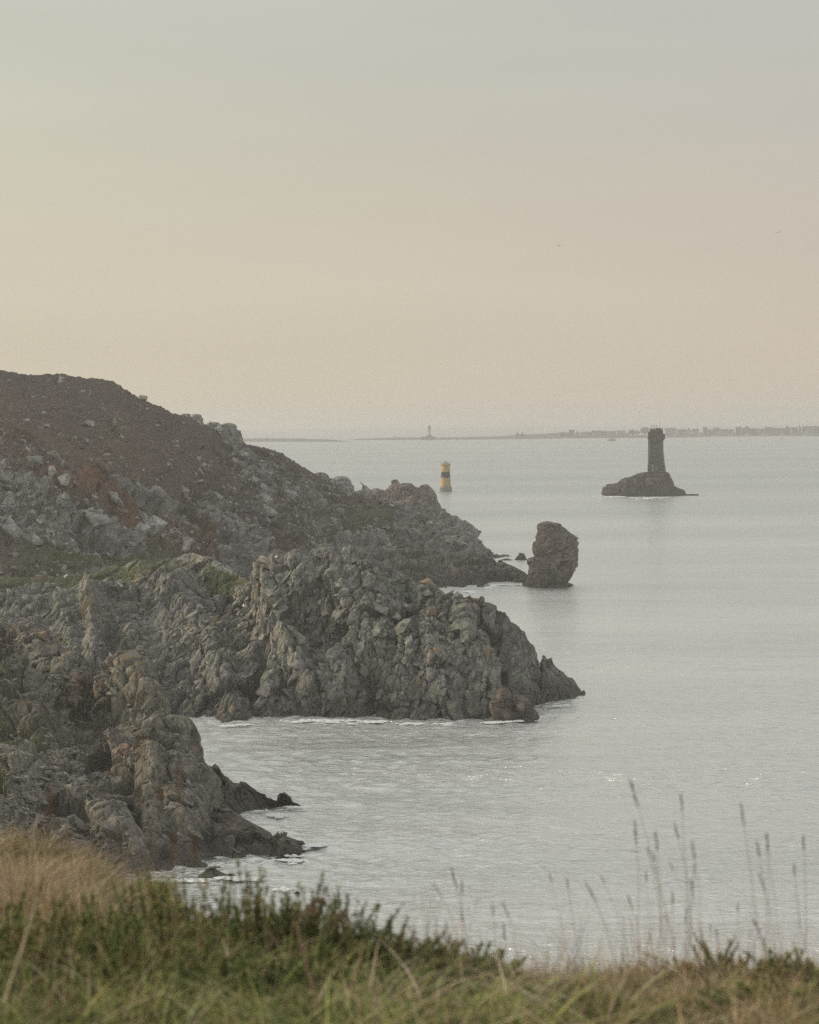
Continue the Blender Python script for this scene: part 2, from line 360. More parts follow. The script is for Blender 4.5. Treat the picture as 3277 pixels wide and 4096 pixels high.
# ------------------------------------------------------------------ rocks of all sizes
def hull_variants(n, mat, name, seed=0, k=11):
    import bmesh
    rnd = random.Random(seed); res = []
    for _ in range(n):
        bm = bmesh.new()
        for i in range(k):
            v = Vector((rnd.uniform(-1, 1), rnd.uniform(-1, 1), rnd.uniform(-1, 1)))
            m = max(abs(c) for c in v); v = v / m * rnd.uniform(0.8, 1.05) if m > 0 else v
            v = Vector((v.x * 0.5, v.y * 0.5, v.z * 0.5)); bm.verts.new(v)
        r = bmesh.ops.convex_hull(bm, input=bm.verts)
        bmesh.ops.delete(bm, geom=[g for g in r['geom_interior'] if isinstance(g, bmesh.types.BMVert)], context='VERTS')
        bmesh.ops.triangulate(bm, faces=bm.faces)
        me = bpy.data.meshes.new(name); bm.to_mesh(me); bm.free(); me.materials.append(mat); res.append(me)
    return res
def frame_mats(Nn, spin, up_bias, rng_, lean=None):
    n = len(Nn)
    z = Nn + rng_.normal(0, up_bias, Nn.shape); z /= np.linalg.norm(z, axis=1)[:, None]
    ref = np.tile(np.array([0, 0, 1.0]) if lean is None else np.array(lean, float), (n, 1))
    y = ref - (ref * z).sum(1)[:, None] * z; y /= np.linalg.norm(y, axis=1)[:, None] + 1e-9
    x = np.cross(y, z)
    a = rng_.normal(0, spin, n)
    x2 = x * np.cos(a)[:, None] + y * np.sin(a)[:, None]; y2 = -x * np.sin(a)[:, None] + y * np.cos(a)[:, None]
    return np.stack([x2, y2, z], -1)
def place_blocks(parent, name, variants, P, Nn, S, mat, seed, spin=0.4, up=0.25, lean=None, sink=0.15, n_obj=290):
    """the largest blocks become objects of their own, the small rest is joined into one part"""
    rng_ = np.random.default_rng(seed); order = np.argsort(-(S[:, 0] * S[:, 1])); P, Nn, S = P[order], Nn[order], S[order]
    Rm = frame_mats(Nn, spin, up, rng_, lean); P = P - Nn * (S[:, 2:3] * sink)
    vi = rng_.integers(0, len(variants), len(P))
    for i in range(min(n_obj, len(P))):
        o = bpy.data.objects.new(name, variants[vi[i]]); COL.objects.link(o); o.parent = parent
        M = np.eye(4); M[:3, :3] = Rm[i] * S[i][None, :]; M[:3, 3] = P[i]; o.matrix_world = Matrix(M.tolist())
    VV, FF, b = [], [], 0
    dat = []
    for me in variants:
        v = np.empty(len(me.vertices) * 3, np.float32); me.vertices.foreach_get('co', v)
        f = np.empty(len(me.loops), np.int32); me.loops.foreach_get('vertex_index', f); dat.append((v.reshape(-1, 3), f.reshape(-1, 3)))
    for k, (v, f) in enumerate(dat):
        idx = np.where(vi[n_obj:] == k)[0] + n_obj
        if not len(idx): continue
        W = np.einsum('nij,vj->nvi', Rm[idx] * S[idx][:, None, :], v) + P[idx][:, None, :]
        VV.append(W.reshape(-1, 3)); FF.append((f[None] + (np.arange(len(idx)) * len(v))[:, None, None]).reshape(-1, 3) + b); b += W.shape[0] * W.shape[1]
    if VV: link('small_' + name + 's', mesh_from('small_' + name, np.vstack(VV), np.vstack(FF), mat), parent, kind='stuff')

def loft(rails, px, ts):
    """rails: [(t, fn px -> world points)]; returns grid [len(ts), len(px), 3]"""
    R = [(t, f(px)) for t, f in rails]; G = np.empty((len(ts), len(px), 3))
    for i, t in enumerate(ts):
        for (t0, a), (t1, b) in zip(R[:-1], R[1:]):
            if t <= t1 + 1e-9: k = (t - t0) / (t1 - t0); G[i] = a * (1 - k) + b * k; break
    return G
def grid_normals(G):
    du = np.gradient(G, axis=1); dv = np.gradient(G, axis=0); n = np.cross(du, dv)
    n /= np.linalg.norm(n, axis=-1)[..., None] + 1e-9
    return n
def smooth_n(n, it):
    for _ in range(it):
        m = n.copy(); m[1:] += n[:-1]; m[:-1] += n[1:]; m[:, 1:] += n[:, :-1]; m[:, :-1] += n[:, 1:]
        n = m / (np.linalg.norm(m, axis=-1)[..., None] + 1e-9)
    return n
def grid_faces(nv, nu):
    i = np.arange((nv - 1) * nu).reshape(nv - 1, nu)[:, :-1].ravel()
    return np.stack([i, i + 1, i + nu + 1, i + nu], 1)
def water_rail(pts, z=-0.6):
    return lambda px: on_z(px, interp(pts, px), z)
def rail(pts, dist):                   # pts (px,row); dist (px,D)
    return lambda px: at(px, interp(pts, px), interp(dist, px))
def ends(px, lo, hi, k): return np.clip(np.minimum((px - lo), (hi - px)) / k, 0, 1)

LAND = {}
def build_land(name, foot, sky, mids, mat, px0, px1, nu, nf, nb, back, disp, cover, dense=None):
    px = np.linspace(px0, px1, nu)
    if dense: px = np.sort(np.concatenate([px, np.linspace(dense[0], dense[1], dense[2] + 2)[1:-1] + 0.013])); nu = len(px)
    sub = lambda p: foot(p) + np.array([0, -2.0, -5.0])
    def bk(p): s = sky(p); return np.stack([s[:, 0] + back * 0.1, s[:, 1] + back, np.full(len(p), -4.0)], -1)
    rails = [(-0.03, sub), (0.0, foot)] + mids + [(1.0, sky), (2.0, bk)]
    ts = np.concatenate([[-0.03], np.linspace(0, 1, nf), 1 + np.linspace(0, 1, nb + 1)[1:] ** 1.5])
    G = loft(rails, px, ts)
    T = np.repeat(ts[:, None], nu, 1); PX, RW = proj(G)
    N = smooth_n(grid_normals(G), 14)
    if (N[nf // 2, nu // 2] @ (np.array([0, 0, CAM_H]) - G[nf // 2, nu // 2])) < 0: N = -N
    low = np.clip(sky(px)[:, 2] / 5.0, 0.12, 1)[None, :, None]
    D = disp(G, N, T, PX, RW) * low; G2 = G + D
    C = cover(G, T, PX, RW)
    V = G2.reshape(-1, 3)
    me = mesh_from(name, V, grid_faces(*G.shape[:2]), mat, {'cover': C.reshape(-1, C.shape[-1])})
    o = link(name, me, kind='structure')
    PX2, RW2 = proj(G2)
    LAND[name] = dict(G=G2, N=smooth_n(grid_normals(G2), 3) * (1 if (N * grid_normals(G2)).sum() > 0 else -1), T=T, PX=PX2, RW=RW2, obj=o, Nb=N)
    return o
def pick(name, n, weight, seed, tmin=0.01, tmax=1.0):
    L = LAND[name]; rng_ = np.random.default_rng(seed)
    wgt = np.clip(weight(L['PX'], L['RW'], L['G']), 0, None) * (L['T'] >= tmin) * (L['T'] <= tmax)
    wgt = wgt.ravel(); idx = rng_.choice(wgt.size, n, replace=True, p=wgt / wgt.sum())
    P = L['G'].reshape(-1, 3)[idx] + rng_.normal(0, 0.15, (n, 3)); return P, L['Nb'].reshape(-1, 3)[idx], L['PX'].ravel()[idx], L['RW'].ravel()[idx]

def profile_rock(name, outline, base, mat, depth=0.8, yaw=0.0, n=56, m=70, disp=None, parent=None, lean=0.0, expo=2.4, **props):
    """a rock whose left and right edges follow outline rows: (row, px_left, px_right); base = distance D"""
    o = np.array(outline, float); rows = np.linspace(o[0, 0], o[-1, 0], m)
    l = np.interp(rows, o[:, 0], o[:, 1]); r = np.interp(rows, o[:, 0], o[:, 2])
    A, B = at(l, rows, base), at(r, rows, base)
    c = (A + B) / 2; hw = np.linalg.norm(B - A, axis=1) / 2
    hmax = hw.max(); dep = depth * (0.55 * hw + 0.45 * hmax * np.sqrt(np.clip(hw / hmax, 0, 1)))
    th = np.linspace(0, 2 * np.pi, n, endpoint=False); ct, st = np.cos(th), np.sin(th)
    ex = 2 / expo; cx = np.sign(ct) * abs(ct) ** ex; sy = np.sign(st) * abs(st) ** ex
    G = np.empty((m + 1, n, 3))
    for i in range(m):
        G[i, :, 0] = c[i, 0] + hw[i] * cx; G[i, :, 1] = c[i, 1] + dep[i] * (sy + 1 * lean) + 0.25 * hw[i] * ct * yaw; G[i, :, 2] = c[i, 2]
    G[m] = G[m - 1] + np.array([0, 0, -4.0])
    nrm = G - np.concatenate([c, c[-1:]])[:, None, :]; nrm[..., 2] *= 0.3; nrm /= np.linalg.norm(nrm, axis=-1)[..., None] + 1e-6
    if disp: G = G + nrm * disp(G)[..., None]
    V = np.vstack([G.reshape(-1, 3), G[0].mean(0) + [0, 0, 0.15 * hw[0]]]); fc = []
    for i in range(m):
        for k in range(n): fc.append((i * n + k, (i + 1) * n + k, (i + 1) * n + (k + 1) % n, i * n + (k + 1) % n))
    t = len(V) - 1
    me = bpy.data.meshes.new(name); me.from_pydata(V.tolist(), [], fc + [(t, k, (k + 1) % n) for k in range(n)]); me.materials.append(mat); me.update()
    return link(name, me, parent, **props)

# ================================================================== FAR HEADLAND
A_SKY = [(-300,1440),(0,1480),(120,1500),(180,1497),(250,1494),(300,1505),(360,1512),(420,1516),(450,1522),(480,1540),(500,1556),(560,1590),(640,1625),(690,1652),(760,1672),(800,1692),(830,1702),(870,1722),(910,1740),(960,1758),(1000,1778),(1030,1785),(1080,1796),(1130,1815),(1160,1835),(1200,1862),(1255,1893),(1320,1930),(1400,1962),(1430,1970),(1500,1990),(1560,2012),(1640,2045),(1720,2073),(1776,2090),(1853,2130),(1862,2150),(1867,2170),(1909,2195),(1964,2219),(2041,2236)]
A_D = [(-300,640),(0,640),(500,665),(900,720),(1400,770),(1700,760),(1900,735),(2041,733)]
A_FOOT = [(-300,2560),(600,2470),(1000,2440),(1300,2420),(1600,2380),(1830,2355),(1900,2330),(1960,2290),(2041,2240)]
A_FD = [(-300,430),(600,500),(1000,560),(1300,592),(1600,615),(1830,630),(1900,650),(1960,690),(2041,731)]
MA = aniso(25, 30, (1.0, 1.0, 1.7)); MA2 = aniso(10, -20, (0.8, 0.8, 2.6))
ROCK_A = [([(-300,1750),(0,1850),(130,1930),(250,2010),(480,2100),(640,2175),(600,2210),(330,2230),(150,2180),(0,2140),(-300,2100)], 40, 0.95),
          ([(300,1965),(430,1950),(560,2000),(700,2080),(880,2200),(1010,2330),(900,2330),(700,2180),(520,2080),(400,2020)], 34, 0.85),
          ([(880,1790),(980,1790),(1150,1880),(1330,1990),(1420,2090),(1320,2200),(1150,2170),(960,2040),(900,1960)], 60, 0.66),
          ([(790,1980),(850,1950),(1080,2150),(1200,2330),(1000,2360),(900,2230),(820,2080)], 26, 1.0),
          ([(1330,2120),(1500,2090),(1700,2200),(2050,2300),(2050,2400),(1200,2420),(1250,2200)], 50, 0.95),
          ([(1560,2020),(1640,2030),(1860,2120),(2060,2230),(2030,2300),(1800,2260),(1580,2120)], 24, 1.0),
          ([(-300,2330),(300,2280),(900,2300),(1200,2400),(900,2600),(-300,2700)], 40, 0.85),
          ([(0,1730),(90,1740),(180,1810),(290,1880),(200,1880),(60,1820)], 30, 0.6)]
def rockA(px, row):
    r = np.zeros(px.shape)
    for poly, soft, a in ROCK_A: r = np.maximum(r, a * poly_mask(px, row, poly, soft))
    crop = fbm(np.stack([px / 30, row / 17, px * 0], -1), 4, 88) + 0.10 * np.clip((row - 1800) / 200, -1, 1)
    return np.maximum(r, 0.85 * np.clip((crop - 0.47) * 6, 0, 1))
def coverA(G, T, PX, RW):
    n1 = fbm(np.stack([PX / 55, RW / 38, PX * 0], -1), 4, 3)
    r = rockA(PX, RW); r = np.clip(r * 0.72 + 0.18 * n1 * (r > 0.05), 0, 1)
    g = poly_mask(PX, RW, [(90,2190),(300,2150),(420,2230),(620,2170),(760,2290),(640,2300),(300,2330),(100,2300)], 50)
    g = np.maximum(g, 0.8 * poly_mask(PX, RW, [(1150,2060),(1400,2030),(1560,2060),(1600,2120),(1480,2190),(1200,2130)], 60))
    g = np.maximum(g, 0.7 * poly_mask(PX, RW, [(560,2000),(760,2010),(800,2180),(700,2100)], 50))
    g = np.maximum(g, blob(PX, RW, 1500, 2030, 60, 22))
    rd = poly_mask(PX, RW, [(60,1880),(200,1890),(330,1960),(560,2090),(720,2210),(600,2190),(470,2080),(240,1990)], 30)
    rd = np.maximum(rd, 0.5 * poly_mask(PX, RW, [(600,2090),(780,2130),(960,2280),(850,2280)], 30))
    rd = np.maximum(rd, 0.35 * np.clip(fbm(G / 45, 3, 9) + 0.1, 0, 1)); r = r * (1 - 0.9 * rd * (rd > .4))
    return np.stack([r, g, np.clip(rd, 0, 1)], -1)
RIBS_A = [([(0,1840),(250,1990),(480,2080),(680,2200)], 45, 5.0), ([(330,1960),(520,2010),(720,2110),(950,2290)], 40, 6.0),
          ([(850,1940),(1000,2060),(1130,2200)], 40, -3.0), ([(770,2000),(840,2110),(900,2250),(1000,2350)], 34, -9.0),
          ([(1000,1850),(1180,1950),(1340,2080)], 60, 3.5), ([(980,2000),(1040,2160),(1090,2330)], 22, 3.0), ([(1090,2050),(1160,2200),(1180,2330)], 24, -3.5),
          ([(1560,2030),(1700,2110),(1850,2180),(1980,2240)], 40, 5.0), ([(1540,2110),(1650,2200),(1850,2290)], 30, -4.0), ([(430,2060),(640,2190),(800,2300)], 26, -4.0)]
def dispA(G, N, T, PX, RW):
    r = np.clip(rockA(PX, RW) + 0.05, 0, 1); fade = np.clip((1.02 - T) * 7, 0.12, 1) * np.clip((2 - T) * 3, 0, 1) * ends(PX, -400, 2050, 90)
    d = sum(a * line_mask(PX, RW, p, wd) for p, wd, a in RIBS_A) * np.clip((1 - T) * 5, 0, 1)
    d = d + 1.6 * fbm(G / 28, 4, 2) * fade
    d = d + r * fade * (rocky(G, MA, 7.0, 2.4, 1) + rocky(G, MA, 2.6, 1.3, 2))
    d = d + (1 - r) * fade * (0.5 * fbm(G / 3.0, 3, 5)) + 0.35 * fbm(G / 0.9, 2, 6)
    d = d + r * rocky(G, MA2, 1.6, 0.7, 7) * fade
    return N * d[..., None]
far_land = build_land('far_headland', rail(A_FOOT, A_FD), rail(A_SKY, A_D), [], M_FAR, -300, 2041, 620, 360, 26, 130, dispA, coverA)

VA = hull_variants(14, M_BLOCK_A, 'boulder', 3)
def wA(px, row, G):
    r = rockA(px, row); n = fbm(np.stack([px / 60, row / 40, px * 0], -1), 3, 23)
    top = 0.10 * (row < 2060) * np.clip(n * 3 + 0.3, 0, 1) + 0.012
    smooth = poly_mask(px, row, [(850,2090),(1080,2150),(1180,2330),(1000,2360),(900,2230)], 26)
    return (np.clip(r * 1.3 - 0.25 + 0.5 * n, 0, 1) ** 1.5 + top) * (1 - 0.85 * smooth) * (px > -60)
P, Nn, px_, rw_ = pick('far_headland', 5200, wA, 5)
rg = np.random.default_rng(8); sz = np.clip(rg.lognormal(-0.30, 0.55, len(P)), 0.3, 4.2)
S = np.stack([sz * rg.uniform(0.9, 1.7, len(P)), sz * rg.uniform(0.8, 1.5, len(P)), sz * rg.uniform(0.6, 1.1, len(P))], 1)
# boulders one can point out on the heath
KNOWN = [(585,1570,3.0),(560,1640,1.0),(355,1700,4.8),(183,1707,3.0),(420,1636,2.4),(480,1680,2.0),(250,1922,5.0),(214,1888,3.6),(300,1750,1.6),(230,1835,4.0),(268,1907,2.2),(135,1590,1.2),(245,1620,1.2),(555,1615,2.2),(590,1640,1.6),(330,1568,1.6),(355,1575,1.4),(408,1788,1.8),(400,1752,1.8),(318,2020,4.0),(340,2030,3.2),(372,2050,3.6),(395,2060,3.0),(450,1990,5.0),(470,2010,4.0),(625,1860,1.3),(795,1893,3.4),(787,1925,4.2),(830,1932,2.8),(822,1868,2.6),(905,1770,2.4),(930,1790,2.6),(975,1820,4.2),(1000,1840,3.4),(1060,2010,8.0),(1075,2060,7.0),(1040,1990,5.0),(955,1975,3.0),(1015,1925,4.4),(1115,1960,4.0),(1150,1990,6.0),(735,1970,3.5),(740,2000,3.0),(390,2090,6.5),(440,2130,6.0),(345,2070,5.0),(565,2120,5.0),(620,2100,6.0),(580,2080,4.0),(150,2160,4.0),(90,2150,5.0),(60,2010,4.5),(130,2080,5.0),(30,1960,4.0),(325,2160,4.6),(345,2178,3.6)]
LA = LAND['far_headland']; kp = []
flat = (LA['T'] <= 1.0) & (LA['T'] > 0)
FPX, FRW, FG, FN = LA['PX'][flat], LA['RW'][flat], LA['G'][flat], LA['Nb'][flat]
for kx, ky, ks in KNOWN:
    i = np.argmin((FPX - kx) ** 2 + (FRW - ky) ** 2); kp.append((FG[i] + FN[i] * 0.5 * ks * 0.3, FN[i], ks * 1.15))
P = np.vstack([P, [k[0] for k in kp]]); Nn = np.vstack([Nn, [k[1] for k in kp]])
S = np.vstack([S, [(k[2] * 0.75, k[2] * 0.62, k[2] * 0.45) for k in kp]])
place_blocks(far_land, 'boulder', VA, P, Nn, S, M_BLOCK_A, 9, spin=0.5, up=0.3, sink=0.2)

dr = lambda size, amp, s, M=MA: (lambda G: rocky(G, M, size, amp, s) + rocky(G, M, size * 0.4, amp * 0.5, s + 3))
# outcrops that stand up from the skyline of the headland
for nm, ol, D, dep in (('outcrop', [(1656,724,755),(1664,722,757),(1700,715,762)], 700, 0.9),
                       ('outcrop', [(1658,770,806),(1664,764,812),(1672,768,814),(1694,762,818),(1730,760,820)], 705, 0.9),
                       ('outcrop', [(1690,838,872),(1696,833,880),(1740,830,884)], 720, 0.8),
                       ('outcrop', [(1692,905,924),(1697,885,938),(1708,870,947),(1728,862,960),(1754,858,967),(1790,850,972)], 715, 0.9),
                       ('outcrop', [(1890,1272,1300),(1896,1258,1312),(1915,1250,1322),(1950,1240,1330)], 765, 0.8),
                       ('outcrop', [(1906,1350,1386),(1914,1330,1398),(1926,1322,1406),(1945,1318,1411),(1990,1312,1416)], 760, 0.9),
                       ('outcrop', [(1930,1442,1446),(1940,1444,1460),(1955,1446,1476),(1975,1444,1482),(2010,1440,1486)], 762, 0.6)):
    profile_rock(nm, ol, D, M_BLOCK_A, depth=dep, disp=dr(2.5, 0.5, 60), parent=far_land, n=40, m=36)

# low spit that reaches out to the stack
S_SKY = [(1440,2185),(1560,2190),(1700,2200),(1850,2215),(1940,2238),(1985,2247),(2000,2240),(2013,2247),(2040,2262),(2055,2266),(2100,2290),(2125,2308),(2165,2330),(2212,2338)]
S_FOOT = [(1440,2420),(1700,2385),(1830,2368),(1890,2362),(1950,2356),(1962,2348),(1985,2341),(2080,2342),(2212,2342)]
def coverS(G, T, PX, RW): return np.stack([np.full(PX.shape, 0.9), PX * 0, PX * 0], -1)
def dispS(G, N, T, PX, RW):
    fade = np.clip((1.03 - T) * 6, 0.15, 1) * np.clip((2 - T) * 3, 0, 1) * ends(PX, 1300, 2230, 80)
    return N * (fade * (rocky(G, MA, 7.0, 1.8, 11, crack=.4) + rocky(G, MA2, 2.4, 0.8, 12, crack=1.2) + 0.3 * fbm(G / 0.8, 2, 3)))[..., None]
nS, cS = rock_material('spit_rock', (0.246, 0.225, 0.203), (0.116, 0.106, 0.099), (0.174, 0.167, 0.123), (0.232, 0.16, 0.109), scale=0.7, wet=1.8); M_SPIT = nS.base(cS).m
spit = build_land('rocky_spit', water_rail(S_FOOT), rail(S_SKY, [(1440,655),(1850,640),(2000,630),(2100,618),(2212,609)]), [], M_SPIT, 1440, 2212, 300, 110, 12, 22, dispS, coverS)

# promontory behind the headland
Pm_SKY = [(1400,1975),(1488,1957),(1510,1953),(1540,1958),(1560,1965),(1585,1944),(1605,1940),(1630,1930),(1645,1931),(1658,1943),(1675,1951),(1684,1947),(1690,1939),(1705,1938),(1721,1944),(1735,1958),(1745,1976),(1748,1995),(1762,2031),(1778,2046),(1790,2056),(1800,2058),(1815,2073),(1818,2084)]
Pm_FOOT = [(1400,2110),(1700,2100),(1780,2090),(1818,2086)]
def dispP(G, N, T, PX, RW):
    fade = np.clip((1.03 - T) * 6, 0.15, 1) * np.clip((2 - T) * 3, 0, 1)
    return N * (fade * (rocky(G, MA, 9.0, 4.0, 14) + rocky(G, MA, 3.5, 1.8, 15)))[..., None]
nP, cP = rock_material('promontory_rock', (0.24, 0.21, 0.198), (0.12, 0.106, 0.102), (0.204, 0.186, 0.144), (0.228, 0.168, 0.12), scale=0.4, wet=1.8); M_PROM = nP.base(cP).m
prom = build_land('rocky_promontory', water_rail(Pm_FOOT), rail(Pm_SKY, [(1400,1040),(1700,1030),(1818,1018)]), [], M_PROM, 1400, 1818, 180, 90, 14, 60, dispP, coverS)

# ================================================================== MIDDLE HEADLAND
B_SKY = [(-300,2290),(0,2305),(120,2310),(300,2292),(500,2262),(560,2240),(620,2252),(700,2225),(760,2205),(850,2234),(900,2262),(960,2300),(1000,2332),(1022,2310),(1030,2260),(1040,2232),(1075,2222),(1085,2205),(1130,2212),(1180,2195),(1240,2200),(1300,2185),(1350,2192),(1400,2178),(1440,2182),(1480,2200),(1500,2225),(1560,2262),(1600,2290),(1640,2305),(1675,2325),(1690,2312),(1720,2318),(1745,2345),(1765,2368),(1830,2372),(1836,2395),(1862,2412),(1870,2392),(1883,2384),(1890,2396),(1912,2398),(1920,2418),(1960,2416),(1985,2428),(2000,2440),(2020,2440),(2040,2462),(2045,2480),(2060,2486),(2100,2520),(2115,2555),(2140,2590),(2148,2660),(2166,2664),(2168,2616),(2182,2618),(2190,2634),(2206,2632),(2214,2655),(2236,2678),(2256,2690),(2262,2706),(2292,2712),(2306,2740),(2325,2768),(2334,2760),(2352,2785),(2374,2806)]
B_D = [(-300,415),(760,412),(940,396),(1060,368),(1400,364),(1700,360),(1900,354),(2060,352),(2150,356),(2374,367)]
B_FOOT = [(-300,3000),(400,2930),(760,2905),(900,2905),(1200,2888),(1300,2882),(1400,2882),(1500,2890),(1700,2898),(1820,2896),(1900,2892),(1980,2892),(2100,2884),(2138,2876),(2142,2856),(2150,2836),(2250,2824),(2374,2808)]
MBm = aniso(8, 20, (0.75, 1.2, 2.2)); MB2 = aniso(-14, 10, (0.6, 0.8, 2.8)); MB3 = aniso(-10, 10, (0.9, 1.1, 1.5))
RIBS_B = [([(1130,2440),(1180,2420),(1300,2500)], 75, -9.0), ([(1100,2520),(1250,2600),(1420,2680),(1560,2760)], 45, -3.0),
          ([(1080,2480),(1200,2540),(1330,2640),(1380,2720)], 34, 4.5), ([(1320,2300),(1300,2450),(1330,2560)], 40, 3.5),
          ([(1850,2420),(1880,2560),(1960,2700),(2000,2800)], 30, 4.0), ([(1960,2460),(2010,2600),(2060,2760)], 34, -5.0), ([(2060,2520),(2090,2650),(2110,2790)], 28, 2.5),
          ([(1700,2340),(1720,2500),(1740,2700)], 40, 2.5), ([(1640,2330),(1650,2500),(1690,2660)], 22, -2.5),
          ([(360,2380),(380,2500),(370,2620)], 30, 6.0), ([(420,2480),(450,2600),(470,2700)], 50, -7.0), ([(240,2440),(280,2540)], 30, 3.0),
          ([(640,2300),(800,2480),(900,2700),(940,2880)], 60, 4.0), ([(500,2350),(620,2560),(700,2800)], 50, -2.5), ([(820,2350),(980,2480),(1130,2680),(1180,2860)], 46, -2.5),
          ([(1450,2700),(1480,2880)], 30, -3.5), ([(1000,2700),(1010,2880)], 30, -3.0), ([(1120,2500),(1200,2700),(1240,2800)], 26, 4.0)]
def vegB(px, row):
    v = poly_mask(px, row, [(820,2270),(1000,2325),(1010,2345),(930,2360),(820,2320)], 22)
    v = np.maximum(v, 0.8 * poly_mask(px, row, [(-300,2300),(300,2290),(560,2262),(760,2240),(700,2300),(300,2330),(-300,2380)], 40))
    return np.maximum(v, 0.5 * blob(px, row, 200, 2560, 130, 40))
def coverB(G, T, PX, RW):
    v = vegB(PX, RW) + 0.42 * np.clip(fbm(G / 6, 3, 8) - 0.25, 0, 1)
    return np.stack([np.clip(0.86 - v, 0, 1), np.clip(v * 1.4 + 0.3, 0, 1), PX * 0], -1)
def dispB(G, N, T, PX, RW):
    jag = np.clip((1.02 - T) * 8, 0.10, 1) * np.clip((2 - T) * 3, 0, 1) * ends(PX, -400, 2400, 60)
    v = 1 - 0.7 * vegB(PX, RW)
    d = sum(a * line_mask(PX, RW, p, wd) for p, wd, a in RIBS_B) * 0.5 * np.clip((1 - T) * 6, 0, 1)
    d = d + jag * 0.9 * fbm(G / 12, 3, 4)
    lump = 0.55 + 0.6 * vnoise(G / 14, 77)
    d = d + jag * v * lump * (rocky(G, MBm, 7.5, 1.9, 21, crack=0.35, tilt=1.3, warp=0.15) + rocky(G, MBm, 3.0, 0.80, 22, crack=1.2, tilt=1.3, warp=0.08) + rocky(G, MB3, 1.4, 0.28, 23, crack=1.5, tilt=1.2, warp=0.08)) + 0.12 * fbm(G / 0.4, 2, 3)
    Dn = N * d[..., None]; return Dn
def b_mid(px):                          # the cliff is steeper low down
    f = water_rail(B_FOOT)(px); s = rail(B_SKY, B_D)(px); k = 0.55
    return f * (1 - k) + s * k + np.array([0, -1.5, 0.6]) * np.clip((s[:, 2:3]) / 12, 0, 1)
mid_land = build_land('middle_headland', water_rail(B_FOOT), rail(B_SKY, B_D), [(0.55, b_mid)], M_MID, -300, 2374, 800, 310, 20, 40, dispB, coverB, dense=(955, 1050, 110))
VB = hull_variants(18, M_BLOCK_B, 'rock_block', 5, 12)
def wB(px, row, G): return (np.clip(0.9 - vegB(px, row), 0, 1) * np.clip(0.5 + fbm(np.stack([px / 90, row / 70, px * 0], -1), 2, 6), 0.08, 1)) * (px > -40) * (1 - 0.92 * (px > 1990)) * (px < 2350) * (G[..., 2] > 0.3) * (1 - 0.8 * blob(px, row, 1180, 2450, 110, 70)) * (1 - 0.7 * poly_mask(px, row, [(1880,2440),(2060,2500),(2130,2800),(1960,2800)], 40))
P, Nn, px_, rw_ = pick('middle_headland', 4600, wB, 15, 0.02, 0.97)
sz = np.clip(rg.lognormal(-0.42, 0.60, len(P)), 0.28, 2.0) * np.where(px_ < 950, 0.72, 1.0) * np.where(rw_ < interp(B_SKY, px_) + 45, 0.6, 1.0)
S = np.stack([sz * rg.uniform(0.7, 1.25, len(P)), sz * rg.uniform(1.2, 2.7, len(P)), sz * rg.uniform(0.55, 0.9, len(P))], 1)
place_blocks(mid_land, 'rock_block', VB, P, Nn, S, M_BLOCK_B, 19, spin=0.22, up=0.16, sink=0.44)

# ================================================================== NEAR HEADLAND
C2_SKY = [(740,3020),(770,3036),(800,3048),(812,3056),(830,3058),(848,3070),(862,3054),(872,3064),(885,3085),(900,3100),(915,3108),(935,3128),(956,3132),(962,3122),(985,3126),(1010,3148),(1030,3164),(1058,3176),(1064,3190),(1090,3200),(1108,3204),(1116,3190),(1124,3172),(1138,3176),(1156,3190),(1170,3212),(1190,3218),(1210,3228)]
C2_FOOT = [(740,3330),(900,3300),(1000,3268),(1044,3254),(1060,3246),(1075,3240),(1090,3233),(1210,3229)]
MC = aniso(35, 15, (0.7, 0.8, 2.2)); MC2 = aniso(50, -10, (0.6, 0.8, 2.8))
def dispC2(G, N, T, PX, RW):
    fade = np.clip((1.03 - T) * 6, 0.12, 1) * np.clip((2 - T) * 3, 0, 1) * ends(PX, 600, 1220, 40)
    return N * (fade * (rocky(G, MC, 3.0, 1.2, 31) + rocky(G, MC, 1.1, 0.45, 32, crack=1.2) + 0.1 * fbm(G / 0.3, 2, 3)))[..., None]
nD, cD = rock_material('spur_rock', (0.224, 0.199, 0.172), (0.095, 0.086, 0.082), (0.172, 0.164, 0.129), (0.241, 0.164, 0.103), scale=1.6, wet=1.3); M_SPUR = nD.base(cD).m
spur = build_land('low_spur', water_rail(C2_FOOT), rail(C2_SKY, [(740,278),(900,262),(1060,260.5),(1124,261.5),(1210,261)]), [], M_SPUR, 740, 1210, 300, 120, 12, 16, dispC2, coverS)

C_SKY = [(-300,2470),(0,2484),(60,2490),(100,2482),(130,2490),(160,2500),(200,2528),(225,2550),(250,2580),(262,2610),(300,2640),(330,2670),(345,2700),(350,2730),(360,2742),(395,2706),(422,2690),(428,2640),(432,2606),(440,2604),(455,2616),(478,2624),(490,2606),(530,2602),(545,2606),(556,2622),(585,2640),(606,2680),(620,2700),(632,2760),(645,2800),(655,2845),(690,2866),(720,2890),(745,2930),(768,2965),(785,2985),(800,3030),(812,3080),(822,3140),(832,3180),(845,3200),(880,3215),(930,3248),(960,3268),(1000,3292),(1030,3312),(1052,3340),(1072,3352),(1100,3343),(1130,3340),(1145,3352),(1175,3356),(1190,3368),(1212,3378),(1222,3388)]
C_D = [(-300,300),(200,290),(350,276),(420,268),(600,258),(750,249),(832,247),(900,243),(1000,237),(1050,234.5),(1100,232),(1175,233),(1222,236.4)]
C_FOOT = [(-300,3640),(300,3570),(590,3530),(700,3520),(760,3512),(930,3514),(955,3508),(965,3496),(985,3480),(1000,3462),(1040,3446),(1100,3440),(1175,3426),(1190,3404),(1222,3390)]
